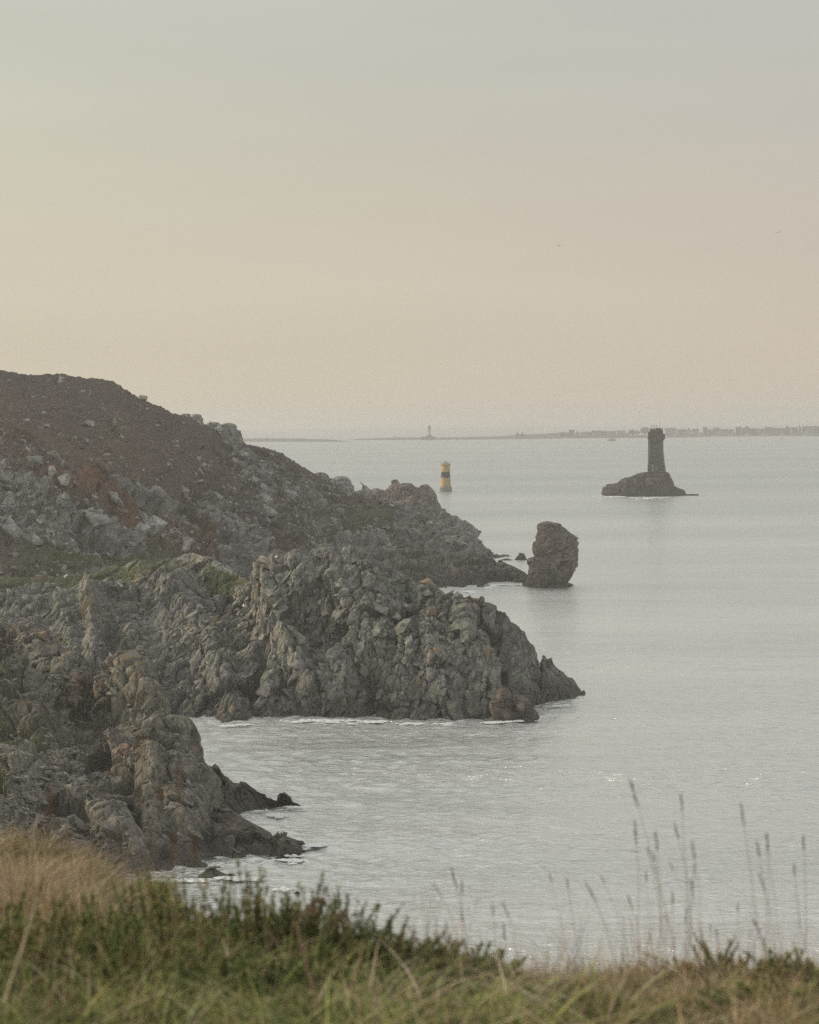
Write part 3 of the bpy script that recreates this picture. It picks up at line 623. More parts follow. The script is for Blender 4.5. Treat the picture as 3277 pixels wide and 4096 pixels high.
RIBS_C = [([(345,2780),(420,2860),(520,2900)], 70, -4.0), ([(300,2900),(400,3050),(520,3180)], 60, -5.0),
          ([(430,2720),(400,2740),(380,2900)], 22, 2.5), ([(640,2760),(720,2950),(800,3120),(840,3200)], 30, 3.0), ([(560,2720),(640,2880),(700,3060)], 26, 2.0),
          ([(450,2780),(560,2830)], 34, -3.5), ([(600,3000),(660,3150),(760,3350)], 40, 2.5), ([(520,3050),(560,3250),(620,3400)], 40, -3.0),
          ([(-100,3000),(100,3080),(300,3180),(440,3300),(560,3440)], 50, 3.5), ([(700,3300),(850,3380),(1000,3440)], 26, -3.0), ([(560,3300),(700,3400),(860,3490)], 30, 2.0),
          ([(120,2560),(200,2640),(320,2720)], 50, 4.5), ([(60,2720),(180,2770),(300,2830)], 30, -4.0), ([(-100,2780),(60,2800),(160,2900)], 60, 3.0)]
def coverC(G, T, PX, RW):
    v = 0.75 * poly_mask(PX, RW, [(-300,2860),(0,2860),(180,2930),(260,3000),(150,3000),(-300,2960)], 60) + 0.6 * blob(PX, RW, 10, 3130, 60, 50) + 0.55 * poly_mask(PX, RW, [(-300,2640),(60,2680),(200,2760),(-300,2740)], 40)
    v = v + 0.4 * np.clip(fbm(G / 5, 3, 8) - 0.3, 0, 1) * (PX < 500)
    return np.stack([np.clip(0.86 - v, 0, 1), np.clip(v * 1.2, 0, 1), PX * 0], -1)
def dispC(G, N, T, PX, RW):
    fade = np.clip((1.02 - T) * 9, 0.10, 1) * np.clip((2 - T) * 3, 0, 1) * ends(PX, -400, 1240, 30)
    d = sum(a * line_mask(PX, RW, p, wd) for p, wd, a in RIBS_C) * np.clip((1 - T) * 7, 0, 1) * 0.45
    smooth = 1 - 0.55 * poly_mask(PX, RW, [(560,3150),(830,3220),(1060,3400),(900,3520),(500,3540),(420,3350)], 60)
    d = d + fade * 0.9 * fbm(G / 8, 3, 4)
    d = d + fade * smooth * (rocky(G, MC, 6.5, 1.7, 41, crack=0.25, tilt=1.7, warp=0.15) + rocky(G, MC2, 3.2, 0.70, 42, crack=1.0, tilt=1.4, warp=0.08) + rocky(G, MC2, 1.2, 0.17, 43, crack=1.4, warp=0.1)) + 0.07 * fbm(G / 0.3, 2, 3)
    return N * d[..., None]
def c_mid(px):
    f = water_rail(C_FOOT)(px); s = rail(C_SKY, C_D)(px); k = 0.6
    return f * (1 - k) + s * k + np.array([0, -2.5, 1.0]) * np.clip((s[:, 2:3]) / 14, 0, 1)
near_land = build_land('near_headland', water_rail(C_FOOT), rail(C_SKY, C_D), [(0.6, c_mid)], M_NEAR, -300, 1222, 640, 370, 20, 26, dispC, coverC)
VC = hull_variants(18, M_BLOCK_C, 'rock_slab', 6, 12)
def wC(px, row, G):
    a = poly_mask(px, row, [(-100,2930),(180,2950),(380,3080),(480,3240),(500,3420),(200,3460),(-100,3420)], 60)
    b = 0.5 * poly_mask(px, row, [(-50,2500),(240,2560),(350,2700),(280,2760),(-50,2700)], 40)
    return (a + b + 0.05 + 0.18 * poly_mask(px, row, [(430,2640),(600,2660),(820,3100),(780,3200),(600,3000),(430,2800)], 30)) * np.clip(0.6 + fbm(np.stack([px / 70, row / 60, px * 0], -1), 2, 16), 0.05, 1) * (px > -30) * (G[..., 2] > 0.5)
P, Nn, px_, rw_ = pick('near_headland', 3800, wC, 25, 0.02, 0.97)
sz = np.clip(rg.lognormal(-1.05, 0.55, len(P)), 0.14, 1.5)
S = np.stack([sz * rg.uniform(0.6, 1.1, len(P)), sz * rg.uniform(1.2, 2.8, len(P)), sz * rg.uniform(0.5, 0.9, len(P))], 1)
place_blocks(near_land, 'rock_slab', VC, P, Nn, S, M_BLOCK_C, 29, spin=0.35, up=0.25, lean=(0.6, 0, -0.8), sink=0.44)

# ================================================================== SEA STACK AND SMALL ROCKS
STACK = [(2087,2168,2212),(2091,2160,2222),(2096,2150,2234),(2108,2145,2250),(2115,2143,2262),(2120,2146,2266),(2138,2142,2290),(2150,2138,2305),(2158,2140,2312),(2164,2138,2314),(2168,2130,2319),(2178,2126,2320),(2182,2125,2314),(2200,2124,2316),(2214,2128,2312),(2225,2136,2312),(2228,2132,2311),(2232,2114,2312),(2240,2110,2313),(2258,2109,2314),(2278,2110,2304),(2290,2110,2298),(2304,2108,2292),(2318,2104,2284),(2328,2098,2278),(2333,2092,2286),(2342,2088,2298)]
d_st = float(on_z(2200, 2342)[1])
profile_rock('sea_stack', STACK, d_st, M_STACK, depth=0.85, n=110, m=150, disp=lambda G: 0.55 * rocky(G, aniso(28, 0, (2.0, 1.5, 0.8)), 5.0, 0.9, 71, crack=0.5, tilt=1.4, warp=.15) + 0.3 * rocky(G, MA, 1.6, 0.7, 72, crack=0.8),
             label='tall brown rock stack with a rounded leaning top at the end of the low spit', category='sea stack')
def small_rock(name, ol, label, D=None, mat=M_STACK, size=1.5, amp=0.5, depth=0.8, group=None, cat='rock'):
    D = D or float(on_z((ol[-1][1] + ol[-1][2]) / 2, ol[-1][0])[1])
    o = profile_rock(name, ol, D, mat, depth=depth, n=40, m=34, disp=lambda G: rocky(G, MA, size, amp, 81) * 0.8, label=label, category=cat)
    if group: o['group'] = group
    return o
small_rock('sea_rock', [(2211,2077,2086),(2214,2074,2098),(2222,2072,2104),(2232,2066,2107),(2240,2056,2109)], 'small pointed dark rock in the water just left of the tall stack')
small_rock('sea_rock', [(2234,2026,2032),(2237,2010,2042),(2241,1996,2055)], 'thin flat ledge of rock in the water at the far edge of the spit', size=1.0, amp=0.3)
small_rock('sea_rock', [(3466,838,850),(3476,826,868),(3490,812,882),(3500,790,905)], 'jagged pale rock knob at the water below the near cliff', mat=M_BLOCK_C, size=0.8, amp=0.35)
small_rock('sea_rock', [(3496,912,925),(3502,880,945),(3510,862,955)], 'low jagged black rock touching the foam below the near cliff', mat=M_SPUR, size=0.6, amp=0.3)
small_rock('sea_rock', [(3346,1130,1142),(3356,1112,1170),(3380,1104,1200),(3408,1096,1214),(3418,1090,1200)], 'rough broken rock at the outermost tip of the near headland', mat=M_SPUR, size=0.7, amp=0.4)
small_rock('sea_rock', [(3566,1184,1190),(3570,1178,1196),(3575,1172,1202)], 'tiny dark rock awash in open water above the green shoots', mat=M_SPUR, size=0.3, amp=0.1)
small_rock('sea_rock', [(2752,2018,2040),(2760,2006,2080),(2780,2000,2100),(2800,1996,2120),(2840,1990,2136),(2866,1988,2144),(2882,1988,2138)], 'big rounded block at the foot of the middle headland tip', mat=M_STACK, size=2.6, amp=1.5)
small_rock('sea_rock', [(2058,1784,1800),(2066,1776,1815),(2076,1770,1819),(2086,1764,1818)], 'low dark boulder at the seaward end of the distant promontory', mat=M_PROM, size=2.5, amp=1.0)

# ================================================================== FOAM WHERE SEA MEETS ROCK
foam = plain('foam', (0.84, 0.86, 0.85), 0.6, 0.12, 2.0)
def build_foam():
    rg_ = np.random.default_rng(77); V, Fc = [], []
    def patch(p, sx, sy):
        b = len(V); n = 9
        a0 = rg_.uniform(0, 6.28)
        rr = rg_.uniform(0.45, 1.0, n)
        V.append((p[0], p[1], 0.30))
        for k in range(n):
            a = 2 * math.pi * k / n; V.append((p[0] + sx * rr[k] * math.cos(a), p[1] + sy * rr[k] * math.sin(a), 0.17))
        for k in range(n): Fc.append((b, b + 1 + k, b + 1 + (k + 1) % n))
    runs = [(B_FOOT, 760, 2140, 340, 1.0), (B_FOOT, 2150, 2372, 60, 1.0), (C_FOOT, 620, 960, 190, 0.7), (C_FOOT, 1000, 1215, 60, 0.5), (C2_FOOT, 1000, 1205, 70, 0.7), (S_FOOT, 1850, 2215, 110, 1.3), (Pm_FOOT, 1760, 1818, 50, 2.5)]
    for pts, a, b, n, sc_ in runs:
        for px in rg_.uniform(a, b, n):
            if vnoise(np.array([[px / 38.0, 3.0, 1.0]]), 9)[0] < 0.66: continue
            p = on_z(px, float(interp(pts, px)), 0.0); off = abs(rg_.normal(0, 0.8)) * sc_
            patch((p[0] + rg_.normal(0, 0.4), p[1] - 0.3 - off), rg_.uniform(0.3, 1.5) * sc_, rg_.uniform(0.15, 0.5) * sc_)
    for px, row, n, w_ in ((1300, 2884, 60, 110), (1500, 2888, 30, 60), (1250, 3382, 90, 55), (1180, 3445, 50, 50), (980, 3518, 60, 90), (1110, 3262, 26, 30), (1880, 2366, 24, 26), (1840, 2088, 60, 26), (1130, 3560, 18, 50), (760, 3524, 40, 90), (2440, 1984, 50, 50), (2600, 1990, 40, 90)):
        for _ in range(n):
            p = on_z(px + rg_.normal(0, w_ / 2), row + abs(rg_.normal(0, 5)), 0.0); k = p[1] / 350
            patch(p, rg_.uniform(0.2, 1.2) * k, rg_.uniform(0.15, 0.7) * k)
    link('sea_foam', mesh_from('sea_foam', V, Fc, foam), kind='stuff')
build_foam()

# ================================================================== LIGHTHOUSE ON ITS ISLET
ISLET = [(1889,2582,2662),(1894,2564,2668),(1901,2540,2674),(1910,2512,2680),(1917,2491,2686),(1924,2480,2690),(1930,2474,2692),(1936,2440,2694),(1941,2434,2697),(1948,2420,2702),(1954,2414,2712),(1960,2412,2732),(1966,2408,2740),(1972,2407,2743),(1978,2409,2744),(1984,2418,2738)]
d_is = float(on_z(2580, 1982)[1]); mpp = d_is / F       # metres per photograph pixel at the islet
M_TOWER = NT('tower_granite', 0.9, 0.2)
def masonry(n, c1, c2, sx=0.9, sz=0.42):
    br = n.t.nodes.new('ShaderNodeTexBrick'); br.inputs['Scale'].default_value = 1.0; br.inputs['Mortar Size'].default_value = 0.035
    br.inputs['Brick Width'].default_value = sx; br.inputs['Row Height'].default_value = sz
    br.inputs['Color1'].default_value = c1 + (1,); br.inputs['Color2'].default_value = c2 + (1,); br.inputs['Mortar'].default_value = tuple(x * 0.6 for x in c1) + (1,)
    s1 = n.t.nodes.new('ShaderNodeSeparateXYZ'); n.link(n.pos, s1.inputs[0]); c_ = n.t.nodes.new('ShaderNodeCombineXYZ')
    n.link(n.mul(s1.outputs[0], s1.outputs[1], 'ADD'), c_.inputs[0]); n.link(s1.outputs[2], c_.inputs[1]); n.link(c_.outputs[0], br.inputs[0])
    st = n.rng(n.noise(0.35, 5, n.mapping((1.5, 1.5, 0.3))), 0.3, 0.7, 0.7, 1.25)
    n.base(n.mix(1.0, br.outputs[0], st, 'MULTIPLY')); return n.m
M_TOWER = masonry(M_TOWER, (0.085, 0.078, 0.070), (0.060, 0.056, 0.052))
M_QUOIN = plain('quoin_granite', (0.15, 0.13, 0.105), 0.9, 0.25, 0.6)
M_IRON = plain('painted_iron', (0.06, 0.07, 0.065), 0.6, 0.2); M_GLASS = plain('lantern_glass', (0.05, 0.08, 0.07), 0.15, 0.1)
M_PALE = plain('pale_paint', (0.45, 0.47, 0.42), 0.7, 0.15)
islet = profile_rock('islet', ISLET, d_is, M_ISLET, depth=0.55, n=130, m=80, disp=lambda G: 0.9 * rocky(G, MA, 7, 1.6, 91, crack=.3, tilt=1.6) + rocky(G, MA, 2.6, 0.9, 92),
                     label='dark rocky islet carrying the square stone lighthouse', category='islet')
zb = float(at(2625, 1893, d_is)[2]) - 1.5; xc = float(at(2627, 1830, d_is)[0]); hgt = lambda row: float(at(2627, row, d_is)[2])
lh = empty('lighthouse', (xc, d_is, zb), 'dark square granite lighthouse with a crenellated top and railings on a rocky islet', 'lighthouse', rz=math.radians(-9))
wb, wt = 70 * mpp / 2 * 0.95, 55 * mpp / 2 * 0.93
z1, z2, z3, z4 = hgt(1764) - zb, hgt(1752) - zb, hgt(1736) - zb, hgt(1724) - zb
def sq(prof, name, mat, par, n=4):
    m = MB(); m.lathe([(r * math.sqrt(2) if n == 4 else r, z) for r, z in prof], n, a0=math.pi / 4 if n == 4 else 0); return m.build(name, mat, par)
sq([(wb * 1.14, 0), (wb * 1.08, 1.8), (wb * 1.02, 3.4), (wb * 0.93, z1 * 0.35), (wt * 1.02, z1 * 0.7), (wt, z1)], 'tower_shaft', M_TOWER, lh)
m = MB()                                # round stair turret in the back wall, seen as the bulge under the cornice
m.lathe([(2.6, 0), (2.3, z1 * 0.5), (2.1, z3 + 0.4), (2.3, z3 + 0.5), (2.3, z3 + 1.0)], 16, cx=-wt * 0.75, cy=wt * 0.9).build('stair_turret', M_TOWER, lh)
sq([(wt, z1), (wt + 0.4, z1 + 0.5), (wt + 1.05, z2), (wt + 1.05, z2 + 0.7), (wt + 0.8, z2 + 0.75), (wt + 0.8, z3)], 'corbelled_cornice', M_TOWER, lh)
for k in range(12):                     # corbels below the cornice on the faces in view
    x = -wt + 0.4 + (2 * wt - 0.8) * (k % 6) / 5
    if k < 6: MB().box(x - 0.22, x + 0.22, -wt - 0.66, -wt - 0.02, z1 - 0.2, z2 - 0.05, 0.9).build('corbel', M_QUOIN, lh)
    else: MB().box(-wt - 0.66, -wt - 0.02, x - 0.22, x + 0.22, z1 - 0.2, z2 - 0.05, 0.9).build('corbel', M_QUOIN, lh)
for sx in (-1, 1):                      # dressed corner stones, long and short in turn
    for i in range(int((z1 - 2.2) / 1.1)):
        z = 2.2 + i * 1.1; f_ = z / z1; hw = wb * (1 - f_) + wt * f_ + 0.05; L1 = 0.95 if i % 2 else 0.6
        x0, x1 = (-hw, -hw + L1) if sx < 0 else (hw - L1, hw)
        MB().box(x0, x1, -hw, -hw + 0.9, z + 0.03, z + 1.04).build('corner_stone', M_QUOIN, lh)
sq([(wt * 0.98, z3), (wt * 0.98, z4 - 0.1), (wt * 1.06, z4)], 'watch_room', M_TOWER, lh)
for k in range(7):
    x = -wt * 0.93 + 2 * wt * 0.93 * k / 6; MB().box(x - 0.3, x + 0.3, -wt - 0.56, -wt - 0.1, z3 + 0.002, z3 + 0.55).build('merlon', M_TOWER, lh)
m = MB().lathe([(2.3, z4), (2.3, z4 + 0.3), (1.5, z4 + 0.3), (1.5, z4 + 1.2), (1.7, z4 + 1.25), (1.2, z4 + 1.5), (0.15, z4 + 1.65)], 12, cx=0.9)
lan = m.build('lantern', M_IRON, lh)
for k in range(8):
    a = 2 * math.pi * (k + .5) / 8; MB().box(0.9 + 1.52 * math.cos(a) - .35, 0.9 + 1.52 * math.cos(a) + .35, 1.52 * math.sin(a) - .05, 1.52 * math.sin(a) + .05, z4 + 0.4, z4 + 1.15).build('pane', M_GLASS, lan)
MB().box(-wt * 0.8, -wt * 0.3, -1.2, 0.8, z4, z4 + 1.1).build('equipment_box', M_IRON, lh)
def railing(name, hw, z, h, par, n=6):
    m = MB(); c_ = [(-hw, -hw), (hw, -hw), (hw, hw), (-hw, hw)]
    for i in range(4):
        (xa, ya), (xb, yb) = c_[i], c_[(i + 1) % 4]
        for q in (0.5, 1.0): m.tube((xa, ya, z + h * q), (xb, yb, z + h * q), 0.06)
        for k in range(n): t = k / n; m.tube((xa + (xb - xa) * t, ya + (yb - ya) * t, z), (xa + (xb - xa) * t, ya + (yb - ya) * t, z + h), 0.06)
    m.build(name, M_IRON, par)
railing('railing', wt * 0.92, z4, 1.35, lh)
m = MB(); zp = z4 + 1.1
for x in (-2.8, -1.0, 0.2): m.tube((x, -0.8, zp), (x, -0.8, zp + 1.9), 0.07)
m.tube((-3.0, -0.8, zp + 1.85), (0.4, -0.8, zp + 1.85), 0.07); m.tube((-3.0, -0.8, zp + 1.1), (0.4, -0.8, zp + 1.1), 0.06); m.build('aerial_frame', M_IRON, lh)
MB().tube((1.9, 0, z4 + 1.2), (1.9, 0, z4 + 4.4), 0.07).build('mast', M_IRON, lh)
MB().box(-0.55, 0.55, -wb - 0.14, -wb + 0.3, 3.4, 5.6).build('door', M_QUOIN, lh)
m = MB()
for x in (-2.1, -1.5): m.tube((x, -wb - 0.3, 0), (x, -wb - 0.22, 6.2), 0.07)
for k in range(12): m.tube((-2.1, -wb - 0.3, 0.5 + k * 0.5), (-1.5, -wb - 0.3, 0.5 + k * 0.5), 0.05)
m.build('ladder', M_PALE, lh)
for zz in (8.5, 13.0): MB().box(-0.35, 0.35, -wb * 0.98, -wb + 0.9, zz, zz + 1.1).build('window', M_GLASS, lh)
# masonry platform, steps and landing slab
pl = empty('landing_stage', (xc, d_is - 6, 0), 'low flat stone landing slab sticking out of the sea right of the lighthouse islet', 'landing')
a = at(2744, 1975, d_is); b = at(2790, 1977, d_is)
MB().box(a[0] - xc - 1.5, b[0] - xc, -1.4, 1.4, -2.5, 0.75, 0.97).build('slab', M_ISLET, pl)
mth = MB(); q = at(2590, 1898, d_is)
tw = empty('retaining_wall', (q[0], d_is - wb - 4.2, zb - 2.0), 'pale stub of masonry wall and steps at the foot of the granite lighthouse', 'wall')
MB().box(-1.0, 5.5, -0.4, 0.4, -2.5, 1.4).build('wall_block', M_QUOIN, tw)
for k in range(5): MB().box(-1.6 - 0.0 * k, -1.02, -0.5 - 0.35 * k, -0.16 - 0.35 * k, -3.2, 1.0 - 0.45 * k).build('step', M_QUOIN, tw)

# ================================================================== YELLOW AND BLACK BEACON TOWER
d_bt = float(on_z(1783, 1966)[1]); mb_ = d_bt / F; bx = float(at(1783, 1966, d_bt)[0]); zr = lambda row: float(at(1783, row, d_bt)[2])
bt = empty('beacon_tower', (bx, d_bt, 0), 'round yellow beacon tower with one broad black band standing in open water', 'beacon')
M_YEL = plain('yellow_paint', (0.40, 0.29, 0.15), 0.75, 0.14, 0.35); M_BLK = plain('black_paint', (0.028, 0.034, 0.042), 0.6, 0.2); M_CONC = plain('concrete', (0.20, 0.21, 0.19), 0.9, 0.3, 0.5)
def ring(r0, r1, za, zb_, name, mat): return MB().lathe([(r0 * mb_, za), (r1 * mb_, zb_)], 40).build(name, mat, bt)
ring(26.0, 25.0, -3, zr(1951), 'plinth', M_CONC); MB().lathe([(25 * mb_, zr(1951)), (23 * mb_, zr(1946.5))], 40).build('plinth_bevel', M_CONC, bt)
ring(21.0, 19.2, zr(1946.5), zr(1910), 'lower_band', M_YEL); ring(19.2, 18.1, zr(1910), zr(1887.5), 'black_band', M_BLK); ring(18.1, 17.2, zr(1887.5), zr(1865), 'upper_band', M_YEL)
MB().lathe([(17.2 * mb_, zr(1865)), (20.6 * mb_, zr(1862)), (21.0 * mb_, zr(1857)), (19.6 * mb_, zr(1855.5))], 40).build('gallery', M_YEL, bt)
zt = zr(1855.5)
m = MB()
for k in range(18):
    a = 2 * math.pi * k / 18; m.tube((19 * mb_ * math.cos(a), 19 * mb_ * math.sin(a), zt), (19 * mb_ * math.cos(a), 19 * mb_ * math.sin(a), zt + 1.0), 0.05)
    b = a + 2 * math.pi / 18; m.tube((19 * mb_ * math.cos(a), 19 * mb_ * math.sin(a), zt + 1), (19 * mb_ * math.cos(b), 19 * mb_ * math.sin(b), zt + 1), 0.05)
m.build('railing', M_YEL, bt)
MB().lathe([(0.9, zt), (0.75, zt + 0.9), (0.45, zt + 1.0), (0.42, zt + 1.7), (0.1, zt + 1.95)], 12, cx=-0.2).build('light', M_PALE, bt)
MB().box(-1.5, 1.6, -0.6, 0.6, zt, zt + 0.35).build('light_base', M_BLK, bt)
MB().tube((0.5, 0, zt), (0.5, 0, zt + 1.7), 0.06).tube((0.2, 0, zt + 1.6), (0.8, 0, zt + 1.6), 0.1).build('solar_bracket', M_BLK, bt)

# ================================================================== ISLAND ON THE HORIZON
M_LOW = plain('island_ground', (0.10, 0.095, 0.075), 0.95, 0.3, 0.02); M_SHORE = plain('shore_rock', (0.12, 0.115, 0.11), 0.95, 0.35, 0.05)
def low_island(name, top, foot, depth, mat, seed):
    px = np.arange(top[0][0], top[-1][0] + 1, 1.2); f = on_z(px, interp(foot, px), -0.4)
    t = at(px, interp(top, px), f[:, 1] + depth * 0.45); rg_ = np.random.default_rng(seed)
    rows = [f + [0, -3, -3], f]
    for k in (0.35, 0.7): rows.append(f * (1 - k) + t * k + np.stack([px * 0, px * 0, fbm(np.stack([px / 9, px * 0 + k * 9, px * 0], -1), 3, seed) * 0.7 + 0.8], -1))
    rows += [t + np.stack([px * 0, px * 0, fbm(np.stack([px / 6, px * 0, px * 0], -1), 4, seed) * 0.9], -1), t + [0, depth * 0.4, -1.0], np.stack([t[:, 0], t[:, 1] + depth, np.full(len(px), -3.0)], -1)]
    G = np.stack(rows); return link(name, mesh_from(name, G.reshape(-1, 3), grid_faces(*G.shape[:2]), mat), kind='structure')
low_island('low_reef', [(930,1756),(1000,1754),(1120,1753.5),(1200,1754),(1290,1757),(1340,1760),(1382,1766),(1400,1768)], [(930,1768),(1300,1768),(1400,1769)], 220, M_SHORE, 1)
low_island('island_point', [(1396,1761),(1420,1757),(1500,1753),(1580,1750),(1640,1750),(1720,1751),(1830,1749),(1960,1747),(2000,1746),(2060,1741),(2080,1738),(2130,1738),(2200,1735),(2240,1733)], [(1396,1761.5),(1600,1761),(1900,1759.5),(2140,1757),(2240,1754)], 420, M_SHORE, 2)
low_island('village_island', [(2190,1744),(2230,1742),(2300,1742),(2500,1741),(2700,1739),(2900,1737),(3100,1735),(3400,1733)], [(2190,1755),(2250,1754.5),(2500,1753),(2800,1749.5),(2840,1747),(3100,1745.5),(3400,1744)], 500, M_LOW, 3)
M_WALLS = [plain('rendered_wall', (0.33, 0.33, 0.325), 0.9, 0.1, 0.1), plain('grey_wall', (0.14, 0.145, 0.15), 0.9, 0.2, 0.1), plain('cream_wall', (0.27, 0.26, 0.23), 0.9, 0.1, 0.1)]
M_SLATE = plain('slate_roof', (0.10, 0.105, 0.115), 0.8, 0.2, 0.3); M_WIN = plain('window_dark', (0.03, 0.035, 0.04), 0.3, 0.1)
M_LEAF = plain('far_leaf', (0.045, 0.060, 0.030), 0.95, 0.4, 0.2); M_TRUNK = plain('trunk', (0.07, 0.05, 0.035))
def shore_D(px): return float(on_z(px, interp([(2190,1755),(2250,1754.5),(2500,1753),(2800,1749.5),(2840,1747),(3100,1745.5),(3400,1744)], px))[1])
def house(x0, x1, top, kind, base_row, back, label, cat='house'):
    xm = (x0 + x1) / 2; D = shore_D(xm) + back; a, b = at(x0, top, D), at(x1, top, D); zt_ = a[2] * 0.5 + b[2] * 0.5; zb_ = max(1.0, float(at(xm, base_row, D)[2]))
    W = b[0] - a[0]; h = zt_ - zb_; dep = min(12.0, max(7.0, W * 0.5))
    t = empty('house' if cat == 'house' else cat.replace(' ', '_'), ((a[0] + b[0]) / 2, D, zb_), label, cat, 'buildings of the island village')
    wm = M_WALLS[{'w': 0, 'g': 1, 'c': 2}[kind[0]]]; rh = {'f': 0.5, 'p': min(h * 0.42, 4.5), 'q': min(h * 0.5, 6.0)}[kind[1]]
    eh = h - rh
    MB().box(-W / 2, W / 2, 0, dep, -2.5, eh).build('wall', wm, t)
    if kind[1] == 'f': MB().box(-W / 2 - .3, W / 2 + .3, -.3, dep + .3, eh, h).build('roof', M_SLATE, t)
    else:
        m = MB()
        if kind[1] == 'p':             # ridge along the front
            m._add([(-W/2-.3, -.4, eh), (W/2+.3, -.4, eh), (W/2+.3, dep+.4, eh), (-W/2-.3, dep+.4, eh), (-W/2-.3, dep/2, h), (W/2+.3, dep/2, h)], [(0,1,5,4), (2,3,4,5), (0,4,3), (1,2,5), (3,2,1,0)])
            rf = m.build('roof', M_SLATE, t)
            for sx in (-1, 1): MB().box(sx * (W/2 - .9) - .55, sx * (W/2 - .9) + .55, dep/2 - .5, dep/2 + .5, h - 1.0, h + 1.3).build('chimney', wm, rf)
        else:                          # gable towards the sea
            m._add([(-W/2-.3, -.4, eh), (W/2+.3, -.4, eh), (W/2+.3, dep+.4, eh), (-W/2-.3, dep+.4, eh), (0, -.4, h), (0, dep+.4, h)], [(0,1,4), (2,3,5), (1,2,5,4), (3,0,4,5), (3,2,1,0)])
            rf = m.build('roof', M_SLATE, t)
            MB()._add([(-W/2, -.45, eh), (W/2, -.45, eh), (0, -.45, h - .5), (-W/2, -.42, eh), (W/2, -.42, eh), (0, -.42, h-.5)], [(0,1,2), (5,4,3), (0,3,4,1), (1,4,5,2), (2,5,3,0)]).build('gable', wm, t)
            MB().box(-.6, .6, dep - 1, dep, h - 1.0, h + 1.2).build('chimney', wm, rf)
    nw = max(1, int(W / 4.5)); nf = max(1, int(eh / 3.2))
    for j in range(min(nf, 3)):
        for i in range(min(nw, 7)):
            x = -W/2 + W * (i + .5) / min(nw, 7); z = 1.0 + j * (eh - 1) / nf
            MB().box(x - .5, x + .5, -.06, .3, z, z + 1.5).build('window', M_WIN, t)
HOUSES = [(2196,2236,1734,'gf','low flat grey harbour building at the far end of the village row'),
 (2236,2277,1729,'gp','long grey slate-roofed house beside the tall square tower block'),
 (2277,2298,1719,'gf','tall square grey tower block standing above the shore houses'),
 (2301,2319,1724,'wq','narrow white gabled house just right of the tall square tower block'),
 (2323,2346,1728,'wp','white slate-roofed house, first of the long terrace right of the tower block'),
 (2346,2370,1727,'gp','grey house, second of the long terrace right of the tower block'),
 (2370,2403,1722,'wp','broad white house with a higher roof than the terrace beside it'),
 (2403,2430,1724,'cp','cream house between the broad white house and the boat'),
 (2432,2465,1725,'wp','white house directly above the grey-blue boat'),
 (2469,2500,1722,'cp','cream house just right of the grey-blue boat'),
 (2500,2519,1729,'wq','small white gable at the foot of the left village trees'),
 (2661,2705,1712,'wp','wide white house right next to the lighthouse top'),
 (2710,2745,1717,'gp','grey slate-roofed house, second to the right of the lighthouse'),
 (2746,2766,1712,'wq','steep white gable, third to the right of the lighthouse'),
 (2770,2795,1715,'wp','white house left of the tall narrow block'),
 (2814,2830,1708,'gf','tall narrow grey block with a flat roof in the village'),
 (2832,2855,1717,'gp','low grey house between the narrow block and the flat-roofed hotel'),
 (2856,2878,1710,'gf','flat-roofed grey building standing above white cottages'),
 (2880,2906,1716,'wp','white house directly right of the flat-roofed grey building'),
 (2906,2936,1717,'cp','cream house with a long slate roof in mid village'),
 (2944,2966,1707,'gf','high flat-topped block left of the big gabled hall'),
 (2968,3010,1705,'gq','big grey gabled hall, the highest gable of the village'),
 (3012,3032,1713,'gp','grey house touching the right side of the gabled hall'),
 (3034,3058,1715,'wp','white house below two thin masts'),
 (3061,3090,1708,'gp','tall grey slate-roofed house left of the masts'),
 (3092,3118,1712,'wp','white house between the masts and the pointed roof'),
 (3118,3137,1712,'gp','grey house in front of the second thin mast'),
 (3139,3163,1704,'gq','pointed grey gable above the channel marker'),
 (3167,3192,1709,'cp','cream house left of the stubby church tower'),
 (3210,3228,1706,'gp','grey house between the church tower and the frame edge block'),
 (3229,3256,1705,'wp','white house second from the right edge of the photo'),
 (3257,3290,1705,'gp','grey house cut by the right edge of the photo')]
for x0, x1, top, kd, lb in HOUSES: house(x0, x1, top, kd, 1742 if x0 < 2600 else 1737, 170 + (x0 * 37 % 60), lb)
house(3195,3206,1703,'gq',1737,190,'stubby grey church tower with a pointed cap near the right edge','church tower')
FRONT = [(2700,2718,1731,'wq','between the lighthouse and the narrow block'),(2738,2762,1732,'wp','low on the quay under the steep white gable'),(2800,2822,1730,'wp','in front of the tall narrow block'),(2868,2884,1729,'wq','in front of the flat-roofed grey building'),(2912,2940,1728,'wp','in front of the long cream house'),(2985,3006,1727,'wp','in front of the big gabled hall'),(3050,3078,1726,'wp','below the masts'),(3122,3138,1726,'wq','just above the channel marker'),(3216,3232,1722,'wq','below the stubby church tower'),(3240,3268,1724,'wp','by the quay at the right edge of the photo')]
for x0, x1, top, kd, lb in FRONT: house(x0, x1, top, kd, 1741, 60, 'small white quayside house ' + lb)
